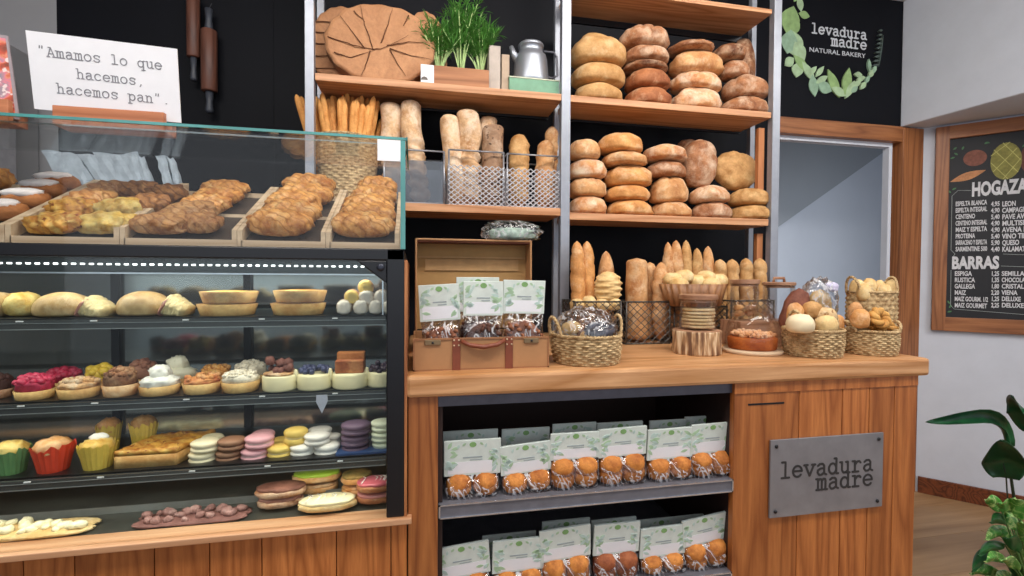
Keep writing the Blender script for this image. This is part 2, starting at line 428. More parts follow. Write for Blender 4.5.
# steel plaque
t = thing('name_plaque', 'brushed steel plaque reading levadura madre screwed to the planked counter front', 'sign', (0, 1.156, 0))
q0, q1, q2, q3 = P(769, 440.5, 1.155), P(882, 432, 1.155), P(882, 505.9, 1.155), P(770, 517.8, 1.155)
x0, x1, z0, z1 = (q0.x+q3.x)/2, (q1.x+q2.x)/2, (q2.z+q3.z)/2, (q0.z+q1.z)/2
MB().box(x0, x1, -.004, .002, z0, z1).build('plate', plain('brushed_steel', '8b8a8e', .42, .45, var=.16, scale=9), t, bev=.001)
for x in (x0+.018, x1-.018):
    for z in (z0+.018, z1-.018):
        MB().lathe([(.0055, 0), (.0055, .002), (.003, .004)], 12, TM((x, -.004, z), (PI/2, 0, 0))).build('screw', M_blackmet, t, True)
b = MB()
a, c, h = P(779.5, 478, 1.152), P(872.5, 469, 1.152), P(780, 459, 1.152)
xh = (c.x-a.x)/(7*1.28+1.15)
strokes(b, 'levadura', xh, .0062, TM((a.x, -.004, a.z-.001)), .0008)
a2, c2 = P(816, 490, 1.152), P(872.5, 485.5, 1.152)
strokes(b, 'madre', (c2.x-a2.x)/(4*1.28+1.15), .0062, TM((a2.x, -.004, a2.z)), .0008)
b.build('lettering', plain('plaque_letter', '2c2a2a', .6), t)

# ------------------------------------------------------------------- rack
t = thing('shelving_rack', 'grey steel rack with wooden shelves standing behind the counter, full of bread', 'shelf unit', (0, 0, 0))
RX = [(-.357, -.328, 0), (.537, .572, 1.047), (1.437, 1.472, 1.047)]
for x0, x1, z in RX:
    MB().box(x0, x1, 1.722, 1.752, z, 2.9).build('post', M_steel, t, bev=.0015)
for px, z in ((557, 1.047), (752, 1.047), (321, 0)):
    x = P(px, 60, 1.888).x; MB().box(x-.012, x+.012, 1.876, 1.900, z, 2.9).build('post', M_steel, t, bev=.0015)
for x0, x1, z0, z1 in ((-.325, .540, 1.939, 1.964), (.572, 1.432, 1.938, 1.963), (-.325, .540, 1.512, 1.540), (.572, 1.428, 1.499, 1.526), (-.325, .540, 2.76, 2.778), (.572, 1.428, 2.36, 2.378)):
    MB().box(x0, x1, 1.725, 1.915, z0, z1).build('shelf', M_shelf, t, bev=.002)
for z0, z1 in ((1.526, 1.91), (1.06, 1.47)):
    MB().box(P(757, 200, 1.77).x, 1.434, 1.765, 1.785, z0, z1).build('end_board', wood('rack_board', 'c8875a', 'a4673c', 'Z', 1.2, .5, 3, .7), t)
for x0, x1 in ((-.325, .54), (.572, 1.432)):
    for z in (1.535, 1.955, 2.36 if x0 > 0 else 2.76):
        MB().box(x0, x1, 1.915, 1.925, z-.025, z).build('rear_rail', M_blackmet, t)
MB().box(-.357, 1.472, 2.076, 2.082, 1.0, 2.9).build('back_panel', M_black, t)

# --------------------------------------------------------- refrigerated case
CX0, CX1 = -1.50, -.0145
t = thing('pastry_display_case', 'glazed pastry display case with black frame on a planked wooden base', 'display case', (0, 0, 0))
case = t
b = MB(); x = CX0; random.seed(3)
while x < CX1-.01:
    w = min(random.uniform(.09, .16), CX1-x); b.box(x+.001, x+w-.001, 1.16, 1.18, 0, .70); x += w
b.build('base_panel', M_plank, t, bev=.001)
MB().box(CX0, CX1, 1.18, 1.66, 0, .69).build('base_body', M_blackmet, t)
MB().box(CX0, -.004, 1.138, 1.20, .700, .714).build('sill', wood('sill_wood', 'd9ab84', 'c08a60', 'X', 1, .45, 4, .6), t, bev=.002)
MB().box(-.021, -.0145, 1.150, 1.66, .714, 1.32).build('side_board', M_frame, t)
b = MB().box(-.062, -.021, 1.150, 1.20, .714, 1.345).box(CX0, -.021, 1.150, 1.172, 1.318, 1.345)
b.box(-.062, -.021, 1.20, 1.66, .70, 1.345)
b.add([(-.062, 1.15, 1.318), (-.13, 1.15, 1.318), (-.062, 1.15, 1.265), (-.062, 1.165, 1.318), (-.13, 1.165, 1.318), (-.062, 1.165, 1.265)], [(0, 1, 2), (3, 4, 5), (0, 1, 4, 3), (1, 2, 5, 4), (2, 0, 3, 5)])
b.build('frame', M_blackmet, t, bev=.003)
MB().lathe([(.009, 0), (.009, .004), (.004, .006)], 16, TM((-.075, 1.15, 1.302), (PI/2, 0, 0))).build('lock', plain('dark_lock', '3a3d48', .3, .6), t, True)
MB().box(CX0, -.062, 1.172, 1.66, 1.318, 1.345).build('roof', M_blackmet, t)
lh = MB().box(CX0, -.075, 1.176, 1.200, 1.287, 1.318).build('light_housing', plain('housing_grey', '3f4647', .3, .3), t)
b = MB()
for i in range(90):
    x = -.085 - i*.0162
    if x < CX0+.01: break
    b.box(x-.0035, x+.0035, 1.1735, 1.176, 1.3025, 1.3055)
b.build('led_strip', emit('led_white', 'ffffff', 5), lh)
MB().box(CX0, -.071, 1.174, 1.178, 1.2835, 1.2865).box(-.073, -.070, 1.174, 1.178, 1.19, 1.2865).build('chrome_trim', plain('chrome_trim', 'd5d8de', .2, .8), t)
MB().box(CX0, -.062, 1.152, 1.157, .714, 1.318).build('front_glass', M_glass, t)
M_mir = plain('dark_mirror', 'a3a6a2', .10, .8, var=.12, scale=5)
MB().box(CX0, -.85, 1.60, 1.61, .80, 1.318).box(-.845, -.50, 1.60, 1.61, .80, 1.318).box(-.495, -.062, 1.60, 1.61, .80, 1.318).build('sliding_door', M_mir, t)
b = MB().box(CX0, -.062, 1.59, 1.63, .714, .80)
for x in (-.855, -.505): b.box(x, x+.02, 1.585, 1.60, .8, 1.318)
b.build('door_rail', M_blackmet, t)
dk = MB().box(CX0, -.062, 1.20, 1.60, .700, .712).build('deck', plain('deck_steel', '5a5c55', .3, .6), t)
MB().box(CX0, -.062, 1.30, 1.304, .712, .728).build('deck_lip', plain('lip_grey', '9a9c98', .35, .5), dk)
SHZ = {'A': 1.187, 'B': 1.009, 'C': .847}
for k, z in SHZ.items():
    sh = MB().box(CX0, -.064, 1.20, 1.50, z-.012, z-.006).build('glass_shelf', plain('smoked_shelf', '5c6466', .12, .3, var=.1), t)
    MB().box(CX0, -.066, 1.205, 1.49, z-.006, z).build('black_tray', plain('tray_black', '15171a', .3), sh)
    MB().box(CX0, -.066, 1.192, 1.200, z-.022, z-.003).build('price_rail', plain('grey_price_rail', '4c4e4e', .25, .3, var=.2, scale=5), sh)
    MB().box(CX0, -.066, 1.190, 1.193, z-.023, z-.0215).box(CX0, -.066, 1.190, 1.193, z-.010, z-.009).build('rail_edge', plain('rail_edge_bright', 'a4a8a8', .3, .5), sh)
    for px in (20, 94, 186, 262, 335):
        q = P(px+({'A': 0, 'B': 0, 'C': 5}[k]), 320, 1.19).x
        MB().box(q-.006, q+.006, 1.187, 1.190, z-.006, z-.0035).build('clip', plain('clip_white', 'e6e8ea', .3), sh)
# upper glass
b = MB().box(CX0, -.022, 1.150, 1.156, 1.345, 1.597)
b.build('upper_front_glass', M_clear, t)
MB().box(-.028, -.022, 1.156, 1.46, 1.345, 1.597).build('upper_side_glass', M_clear, t)
tg = MB().box(CX0, -.018, 1.150, 1.46, 1.597, 1.603).build('top_glass', M_clear, t)
MB().box(CX0, -.016, 1.146, 1.150, 1.597, 1.603).box(-.018, -.014, 1.146, 1.46, 1.596, 1.604).build('edge', M_gedge, tg)
MB().box(-.030, -.019, 1.146, 1.150, 1.345, 1.596).build('glass_corner', M_gedge, t)
MB().box(CX0, -.03, 1.153, 1.157, 1.586, 1.589).build('glue_line', glass('glue_line', (.75, .85, .83, 1), .2, .3), t)
q0, q1 = P(377.5, 139.5, 1.149), P(400.5, 162, 1.149)
o = MB().box(q0.x, q1.x, 1.1455, 1.1485, q1.z, q0.z).build('glass_sticker', M_paper, bev=.0005)
tag(o, 'small blank white square sticker on the upper right corner of the glass', 'sticker')
# tag with a drop shape hanging from the middle shelf
q = P(322, 397, 1.186)
o = MB().prism([(-.012, 0), (.012, 0), (.013, -.015), (.006, -.03), (0, -.043), (-.006, -.03), (-.013, -.015)], .002, TM((q.x, 1.186, q.z+.005))).build('price_tag', plain('tag_lilac', 'b9bccb', .5))
tag(o, 'small pale drop shaped tag hanging from the cheesecake shelf rail', 'tag')
# -------------------------------------------------------------- bread tools
CR = {
 'gold':  crust('crust_gold', 'd6a26c', 'ad7040', 'ecd3ad', .45),
 'tan':   crust('crust_tan', 'd0a36c', 'ab7a45', 'dcc298', .35),
 'brown': crust('crust_brown', 'b47c54', '7c4a2c', 'dcc2a6', .6),
 'rust':  crust('crust_rust', 'b5744a', '824727', 'd9b48e', .3),
 'flour': crust('crust_floury', 'd79e69', 'b06a3c', 'ecd9bd', .75),
 'dark':  crust('crust_dark', '94603d', '5c341f', 'd2b394', .6),
 'corn':  crust('crust_corn', 'cfa068', '9c6c38', 'dcbb84', .4),
 'orange': crust('crust_orange', 'dca262', 'b87840', 'ecc9a0', .45),
 'pale':  crust('crust_pale', 'e6c88e', 'cda060', 'f0deb4', .4),
 'twist': crust('crust_twist', 'dcb488', 'a87648', 'f0dcc2', .7),
 'stick': crust('crust_stick', 'e8aa62', 'c8813c', None, bump=.3),
 'seed':  crust('crust_seed', 'a98668', '7c5c46', 'c9b39c', .4, spots='5a4030'),
}
CUT = plain('cut_crumb', 'e6c79a', .8, bump=.4)
def grooves(kind, rnd):
    ph = rnd.uniform(0, PI); k = rnd.uniform(.8, 1.2)
    def f(p, u, v):
        if v < 0: return 0
        x = p.x*math.cos(ph)+p.y*math.sin(ph); y = -p.x*math.sin(ph)+p.y*math.cos(ph)
        if kind == 'cross':
            return -.10*math.exp(-(x/.07)**2) - .10*math.exp(-(y/.07)**2)
        if kind == 'slash':
            return -.09*sum(math.exp(-((x-o)/.06)**2) for o in (-.45, 0, .45))
        if kind == 'peak':
            return .30*max(0, 1-((p.x+.15)**2+p.y**2)*3)
        if kind == 'split':
            return .08*math.exp(-((y-.1*math.sin(3*x))/.25)**2) - .1*math.exp(-((y-.35)/.06)**2)
        return 0
    return f
def loaf(name, label, cat, loc, w, h, d, style, kind, seed, group, rot=0, tilt=0, e=2.2):
    rnd = random.Random(seed)
    k = (1+CF(loc[0], loc[1]))/2
    b = MB(); b.blob(w*k, d*k, h, seed, .038, 2.2, e, .45, grooves(kind, rnd), 44, 20, None, 1.0, .38, .78)
    o = b.build(name, CR[style], None, True, loc=loc, rot=(0, tilt, rot)); return tag(o, label, cat, group)
def cx_(a, b): return (a+b)/2
def stack(which, shelf, z0, Yc, rows, group):
    """rows bottom-first: (x0, x1, ytop, style, cut kind, words)"""
    z = z0; n = len(rows)
    for i, (x0, x1, yt, st, kind, wd) in enumerate(rows):
        Y = Yc + ((i*7) % 3-1)*.006
        cx, _, _, w = BX(x0, yt, x1, yt+16, Y); w *= .97; zt = P(cx_(x0, x1), yt, Y-.055).z
        h = max(.03, zt-z)
        where = ['bottom', 'second from bottom', 'third from bottom', 'fourth from bottom', 'fifth from bottom'][i]
        if i == n-1: where = 'top'
        # silhouette of a loaf of depth d seen a little off axis: keep the pixel width
        loaf('bread_loaf', f'{wd} loaf, {where} of the {which} stack on the {shelf} loaf shelf', 'bread',
             (cx, Y, z), w, h+.004, min(.175, w*1.0), st, kind, int(x0*7+yt), group, tilt=random.Random(x0+yt).uniform(-.03, .03))
        z = zt - .002
G1, G2 = 'loaves stacked on the upper right shelf', 'loaves stacked on the lower right shelf'
stack('leftmost', 'upper', 1.963, 1.815, [(573, 622, 81, 'tan', 'none', 'flat yellowish round'), (571, 625, 60, 'tan', 'none', 'thick yellowish round'), (570, 627, 33, 'tan', 'peak', 'peaked yellow brown')], G1)
stack('second', 'upper', 1.963, 1.815, [(624, 671, 85, 'rust', 'none', 'smooth reddish'), (625, 669, 66, 'rust', 'slash', 'reddish brown round'), (622, 667, 60, 'dark', 'none', 'thin dark'), (623, 668, 43, 'brown', 'cross', 'brown floured'), (619, 669, 22, 'brown', 'slash', 'broad floured brown')], G1)
stack('third', 'upper', 1.963, 1.815, [(671, 721, 86, 'flour', 'split', 'white dusted orange'), (669, 721, 69, 'flour', 'slash', 'white dusted golden'), (668, 724, 48, 'gold', 'none', 'smooth pale golden'), (668, 713, 39, 'brown', 'slash', 'dusty brown')], G1)
stack('rightmost', 'upper', 1.963, 1.815, [(720, 769, 94, 'brown', 'slash', 'floured scored brown'), (722, 768, 73, 'brown', 'split', 'floured chestnut'), (720, 748, 56, 'brown', 'none', 'small round brown'), (713, 744, 40, 'dark', 'none', 'small dark round')], G1)
cx, zb, zt, w = BX(738, 42, 754, 58, 1.86); loaf('bread_loaf', 'small dark loaf behind the top loaf of the rightmost upper stack', 'bread', (cx, 1.875, 2.115), w*1.5, zt-2.115+.02, .07, 'dark', 'none', 5, G1)
stack('leftmost', 'lower', 1.526, 1.815, [(568, 606, 195, 'flour', 'none', 'pale floured'), (568, 606, 176, 'gold', 'slash', 'golden dusted'), (568, 606, 157, 'flour', 'none', 'light floured'), (568, 600, 137, 'gold', 'none', 'golden domed')], G2)
stack('second', 'lower', 1.526, 1.815, [(607, 652, 199, 'orange', 'none', 'smooth orange'), (605, 649, 184, 'orange', 'none', 'orange brown'), (604, 652, 164, 'orange', 'split', 'split golden'), (602, 646, 150, 'gold', 'none', 'pale orange'), (597, 642, 131, 'orange', 'slash', 'glossy orange')], G2)
stack('third', 'lower', 1.526, 1.815, [(651, 690, 201, 'gold', 'none', 'flat golden'), (650, 687, 175, 'gold', 'cross', 'tall peaked golden'), (646, 685, 159, 'brown', 'none', 'pinkish brown'), (643, 686, 143, 'flour', 'none', 'white topped brown')], G2)
stack('fourth', 'lower', 1.526, 1.81, [(692, 730, 201, 'brown', 'cross', 'dark floured scored'), (690, 728, 185, 'flour', 'split', 'white and brown')], G2)
stack('rightmost', 'lower', 1.526, 1.81, [(729, 770, 204, 'corn', 'none', 'flat yellow corn'), (729, 769, 187, 'corn', 'slash', 'yellow brown oval')], G2)
# leaning tall loaf and round disc loaf on the two low stacks
cx, zb, zt, w = BX(683, 140, 714, 187, 1.83)
b = MB().blob(w, .12, zt-zb, 12, .05, 2, 2.6, .8, lambda p, u, v: -.07*math.exp(-((p.z-.3*p.x-.2)/.06)**2) if p.y < 0 else 0, 32, 18, None, .8)
tag(b.build('bread_loaf', CR['brown'], None, True, loc=(cx, 1.85, zb), rot=(.12, .06, 0)), 'tall floured brown loaf standing on end between the third stack and the round loaf', 'bread', G2)
b = MB().blob(.09, .09, .06, 3, .06)
q = P(690, 148, 1.88); tag(b.build('bread_loaf', CR['dark'], None, True, loc=(q.x, 1.90, q.z-.02)), 'small dark bread end showing behind the tall standing loaf', 'bread', G2)
cx, zb, zt, w = BX(713, 152, 757, 192, 1.86)
def crackle(p, u, v):
    return -.05*abs(math.sin(4*p.x+1))**8 - .05*abs(math.sin(4*p.z+.5*p.x+1.2))**8
b = MB().blob(w, zt-zb, .08, 9, .04, 2, 2, .6, crackle, 36, 16)
tag(b.build('bread_loaf', CR['corn'], None, True, loc=(cx, 1.895, (zt+zb)/2), rot=(PI/2-.1, 0, 0)), 'large round golden loaf with cracked crust standing upright at right of the lower shelf', 'bread', G2)

# --------------------------------------------------------------- baguettes
def baguette_mesh(L, r, seed, kind='slash', taper=.35, flat=1.0, nl=40, n=16):
    b = MB(); rings = []; rnd = random.Random(seed); ph = rnd.uniform(0, 6)
    for i in range(nl+1):
        s = i/nl; z = s*L
        e = min(1, (min(s, 1-s)/taper))
        k = math.sqrt(max(0, 1-(1-e)**2))*.9+.1*e
        if i in (0, nl): k = .02
        ring = []
        for j in range(n):
            a = 2*PI*j/n; q = k*r
            if kind == 'slash':
                t = (z/L*5.5 + a/(2*PI)) % 1
                q *= 1.03 - .17*math.exp(-((t-.5)/.10)**2)
            elif kind == 'twist':
                q *= 1 + .16*math.sin(z/L*34 + 2*a + ph)
            elif kind == 'braid':
                q *= 1 + .22*abs(math.sin(z/L*18+a)) * abs(math.cos(z/L*18-a))
            elif kind == 'halftwist':
                q *= (.98 + .24*math.sin(z/L*52+2*a+ph)) if s < .56 else 1.12+.16*math.sin(s*13+a+ph)
            q *= 1+.06*noise.noise(Vector((math.cos(a), math.sin(a), z*12+seed)))*2
            ring.append((q*math.cos(a), q*math.sin(a)*flat, z))
        rings.append(ring)
    return b.loft(rings)
def baguette(name, label, p0, p1, r, style, seed, group=None, kind='slash', taper=.3, flat=1, cat='bread'):
    p0, p1 = Vector(p0), Vector(p1); d = p1-p0
    o = baguette_mesh(d.length, r, seed, kind, taper, flat).build(name, CR[style], None, True, loc=p0)
    o.rotation_euler = d.to_track_quat('Z', 'Y').to_euler(); return tag(o, label, cat, group)

# ------------------------------------------------------------ woven baskets
M_wick = None
def wicker_mat(name, a, b):
    t = NT(name); v = t.tex(); n = t.noise(v, 70, 3, .7); n2 = t.noise(v, 9, 3)
    c = t.ramp(n, [(.32, lin(b)), (.6, lin(a))]); c = t.mix(.35, c, t.ramp(n2, [(.3, (.6, .55, .5, 1)), (.7, (1, 1, 1, 1))]), 'MULTIPLY')
    t.base(c); t.set(.75, 0, .3); t.bump(n, .6, .003); return t.m
M_wick = wicker_mat('seagrass', 'd0b487', '8a6a42')
M_wick2 = wicker_mat('dark_wicker', 'b8975f', '6e5230')
def basket(name, label, loc, r0_, r1_, h, mat, rows=9, stakes=26, handles=0, group=None, bulge=.004, hang=0, hh=.05):
    t = thing(name, label, 'basket', loc, (0, 0, hang), group)
    n = stakes*6; m = rows*4; rings = []
    for i in range(m+1):
        z = h*i/m; k = i/m; R = r0_+(r1_-r0_)*k + bulge*math.sin(PI*k)
        row = int(i/4); wz = abs(math.sin(PI*i/4))
        ring = []
        for j in range(n):
            a = 2*PI*j/n; q = R + .0028*wz*(1 if row % 2 else -1)*math.sin(stakes*a) + .0022*wz
            ring.append((q*math.cos(a), q*math.sin(a), z))
        rings.append(ring)
    inner = [[(x*.94, y*.94, max(z, .006)) for x, y, z in r] for r in rings[::-4]]
    b = MB(); b.loft(rings+inner, True); b.build('woven_body', mat, t, True)
    def rope(R, z, rr, k=30):
        b = MB(); pts = []
        for sft in (0, PI):
            b.tube([((R+rr*.5*math.cos(k*a+sft))*math.cos(a), (R+rr*.5*math.cos(k*a+sft))*math.sin(a), z+rr*.5*math.sin(k*a+sft)) for a in [2*PI*i/150 for i in range(150)]], rr*.62, 6, True)
        return b
    rope(r1_+.001, h, .005).build('rim', mat, t, True)
    for s in range(handles):
        a0 = PI*s; b = MB()
        for sft in (0, PI):
            pts = []
            for i in range(25):
                q = PI*i/24; lx = .028*math.cos(q); lz = hh*math.sin(q)
                pts.append((math.cos(a0)*(r1_+.004+.012*math.sin(q)) - math.sin(a0)*lx + .0022*math.cos(i*1.6+sft), math.sin(a0)*(r1_+.004+.012*math.sin(q)) + math.cos(a0)*lx, h-.002+lz+.0022*math.sin(i*1.6+sft)))
            b.tube(pts, .0036, 6)
        b.build('handle', mat, t, True)
    return t

# tall basket of breadsticks on the left shelf
cx, zb, zt, w = BX(315, 140, 378, 203, 1.815)
Zs = 1.540
basket('wicker_basket', 'tall woven wicker basket full of breadsticks on the left shelf behind the glass', (cx, 1.83, Zs), w*.40, w*.5, zt-Zs, M_wick, 24, 18)
rnd = random.Random(5); tops = [(296, 94), (301, 96), (316, 96), (322, 92), (328, 98), (334, 95), (340, 97), (347, 92), (352, 94), (357, 98), (362, 95), (368, 97), (374, 96), (378, 100), (309, 97), (344, 99), (331, 101), (366, 101), (354, 100), (372, 103), (382, 118), (319, 99), (325, 101), (337, 102), (343, 95), (350, 101), (359, 96), (363, 103), (312, 103), (347, 104), (369, 104), (332, 95)]
for i, (px, py) in enumerate(tops):
    Yq = 1.795+.07*(i % 3)/2; tp = P(px, py, Yq); bx = cx + (tp.x-cx)*.38
    baguette('breadstick', 'thin golden breadstick standing in the tall wicker basket on the left shelf', (bx, 1.82+.02*(i % 3-1), Zs+.02), tp, .0112, 'stick', i, 'breadsticks in the tall basket', 'slash' if i % 2 else 'none', .08)

# ----------------------------------------------- wire crates with long loaves
M_wire = plain('crate_wire', '9a9ca3', .35, .6)
M_wired = plain('dark_wire', '4c4844', .4, .5)
def crate(label, px0, px1, yt, yb, Y0, dep, mesh, mat, mesh_top, group, z0=None, cols=8, rows=7, panel=None, mr=.0013, mmat=None):
    a, b_ = P(px0, (yt+yb)/2, Y0), P(px1, (yt+yb)/2, Y0); zt = P((px0+px1)/2, yt, Y0).z; zb = z0 if z0 is not None else P((px0+px1)/2, yb, Y0).z
    w, h = b_.x-a.x, zt-zb; t = thing('wire_crate', label, 'crate', (a.x, Y0, zb), group=group)
    r = .0032; b = MB()
    for z in (r, h-r):
        b.tube([(r, r, z), (w-r, r, z), (w-r, dep-r, z), (r, dep-r, z)], r, 8, True)
    for x in (r, w-r):
        for y in (r, dep-r): b.tube([(x, y, r), (x, y, h-r)], r, 8)
    b.build('frame', mat, t, True)
    hm = mesh_top*h; b = MB()
    if mesh:
        for side in ('f', 'b', 'l', 'r'):
            W = w if side in 'fb' else dep; nc = cols if side in 'fb' else max(3, int(cols*dep/w))
            for i in range(-rows, nc):
                for sgn in (1, -1):
                    # zig strands of expanded metal
                    pts = []
                    x0 = i*W/nc if sgn > 0 else (i+rows)*W/nc
                    x1 = (i+rows)*W/nc if sgn > 0 else i*W/nc
                    za, zb2 = 0, hm
                    pa, pb = Vector((x0, za)), Vector((x1, zb2)); d = pb-pa
                    t0 = 0; t1 = 1
                    if d.x:
                        u, v = sorted(((0-pa.x)/d.x, (W-pa.x)/d.x)); t0, t1 = max(t0, u), min(t1, v)
                    if t1-t0 < .02: continue
                    q0, q1 = pa+d*t0, pa+d*t1
                    f = {'f': lambda q: (q.x, .001, q.y), 'b': lambda q: (q.x, dep-.001, q.y), 'l': lambda q: (.001, q.x, q.y), 'r': lambda q: (w-.001, q.x, q.y)}[side]
                    b.tube([f(q0), f(q1)], mr, 4)
        b.build('wire_mesh', mmat or mat, t)
    if panel: [MB().box(.004, w-.004, y, y+.002, .006, hm).build('panel', panel, t) for y in (.004, dep-.006)]
    return t
M_meshw = plain('bright_mesh', 'cfd1d7', .4, .3)
GC = 'wire crates on the left bread shelf'
M_pan = glass('smoky_panel', (.62, .64, .68, 1), .12, .4, .2)
crate('wire crate with smoky clear panel holding two twisted loaves on the left shelf', 383, 445, 149, 205, 1.74, .15, False, M_wire, .8, GC, Zs, panel=M_pan)
crate('grey diamond mesh crate holding three floury loaves on the left shelf', 448, 504.5, 150, 208, 1.74, .15, True, M_wire, .72, GC, Zs, 9, 8, mr=.0020, mmat=M_meshw)
crate('grey diamond mesh crate holding two knobbly loaves beside the middle post', 506.5, 560, 154, 209, 1.74, .15, True, M_wire, .72, GC, Zs, 9, 8, mr=.0020, mmat=M_meshw)
def bg(label, xt, yt, xb, r_px, Y, z0, style, seed, grp, kind='halftwist', taper=.05, flat=.8):
    tp = P(xt, yt, Y); bt = P(xb, 200, Y-.02)
    baguette('bread_loaf', label, (bt.x, Y-.02, z0), tp, r_px/480*Y, style, seed, grp, kind, taper, flat)
GL_ = 'long loaves standing in the left shelf crates'
bg('pale flat topped twisted loaf behind the blank sticker in the smoky crate', 391, 103, 394, 9.5, 1.83, Zs+.01, 'twist', 1, GL_)
bg('tall pale twisted loaf leaning left in the smoky crate', 409, 101, 421, 10.5, 1.82, Zs+.01, 'twist', 2, GL_)
bg('wide flat topped floury loaf leaning left in the middle mesh crate', 449, 115, 459, 12, 1.82, Zs+.01, 'twist', 3, GL_, 'none', .07)
bg('tall floury twisted loaf in the centre of the middle mesh crate', 469, 110, 471, 10, 1.81, Zs+.01, 'twist', 4, GL_)
bg('round topped pale loaf behind the brown seeded one in the middle crate', 488, 116, 488, 8, 1.845, Zs+.01, 'twist', 5, GL_)
bg('brown seeded flat topped loaf at right of the middle mesh crate', 493, 125, 492, 10.5, 1.80, Zs+.01, 'seed', 6, GL_, 'none', .04)
bg('knobbly golden loaf at left of the crate beside the post', 519, 134, 519, 9.5, 1.82, Zs+.01, 'corn', 7, GL_, 'braid', .18)
bg('thin pale loaf at right of the crate beside the post', 552, 126, 548, 7, 1.845, Zs+.01, 'gold', 8, GL_, 'braid', .15)
bg('knobbly brown loaf in front at right of the crate beside the post', 546, 140, 544, 9, 1.81, Zs+.01, 'gold', 9, GL_, 'braid', .18)

# --- crates and long loaves standing on the worktop
ZW = 1.047
GW = 'dark wire crates on the worktop'
def wcrate(label, px0, px1, yt, Y0, dep, cols): return crate(label, px0, px1, yt, 340, Y0, dep, True, M_wired, 1.0, GW, ZW, cols, 6)
wcrate('dark wire crate behind the cellophane filled basket holding slashed baguettes', 575, 622, 301, 1.56, .15, 6)
wcrate('dark wire crate holding thick baguettes between the left basket and cookie jar', 626, 671, 301, 1.56, .15, 6)
wcrate('dark wire crate under the fluted wooden bowl behind the cookie jar', 674, 728, 306, 1.57, .14, 7)
wcrate('dark wire crate behind the cake dome beside the right post', 731, 775, 300, 1.57, .14, 6)
GB = 'baguettes standing in crates on the worktop'
def wb(label, xt, yt, xb, r, Y, style, seed, kind='slash', taper=.2, flat=1):
    tp = P(xt, yt, Y); bt = P(xb, 330, Y)
    baguette('baguette', label, (bt.x, Y, ZW+.006), tp, r/480*Y, style, seed, GB, kind, taper, flat, 'bread')
wb('tall orange slashed baguette nearest the middle post', 577, 241, 579, 7.5, 1.64, 'orange', 1)
wb('orange slashed baguette, second from the middle post', 587, 241, 590, 7, 1.65, 'orange', 2)
wb('pointed brown baguette end behind the braided roll', 606, 251, 605, 9, 1.69, 'gold', 3, 'none', .35)
wb('thick smooth tan flat topped loaf in the second worktop crate', 637, 258, 637, 11.5, 1.63, 'gold', 4, 'none', .05)
wb('narrow tan loaf squeezed beside the thick smooth loaf', 650, 262, 650, 7, 1.68, 'gold', 5, 'none', .12)
wb('tapered golden baguette at right of the second worktop crate', 661, 262, 660, 9.5, 1.63, 'gold', 6, 'slash', .3)
for i, (x, y, r, st) in enumerate([(668, 242, 6, 'gold'), (676, 240, 7.5, 'gold'), (686, 240, 6.5, 'corn'), (697, 248, 6.5, 'corn'), (708, 246, 7, 'gold')]):
    wb(f'golden baguette behind the fluted bowl, {ORD[i]} from the left of its five', x, y, x, r, 1.69, st, 10+i, 'slash', .25)
for i, (x, y) in enumerate([(720, 259), (732, 259), (746, 258), (760, 258)]):
    wb(f'blunt tan baguette behind the jars by the right post, {ORD[i]} of four from left', x, y, x, 7.2, 1.66, 'tan', 20+i, 'slash', .12)
# braided roll and yellow buns on top of the first crate
cx, zb, zt, w = BX(598, 274, 622, 303, 1.60)
o = baguette_mesh(zt-zb+.02, w*.5, 3, 'braid', .35, .8).build('braided_roll', CR['pale'], None, True, loc=(cx, 1.62, zb-.01)); tag(o, 'braided golden roll standing upright in the first worktop crate', 'bread')
for i, (x, y) in enumerate([(577, 300), (589, 297), (602, 300), (614, 299)]):
    q = P(x, y, 1.60); b = MB().blob(.05, .05, .045, i, .08, 3)
    tag(b.build('bread_roll', CR['pale'], None, True, loc=(q.x, 1.60, q.z-.04)), f'small yellow knobbly roll behind the cellophane basket, {ORD[i]} from the left', 'bread roll', 'yellow rolls in the first worktop crate')
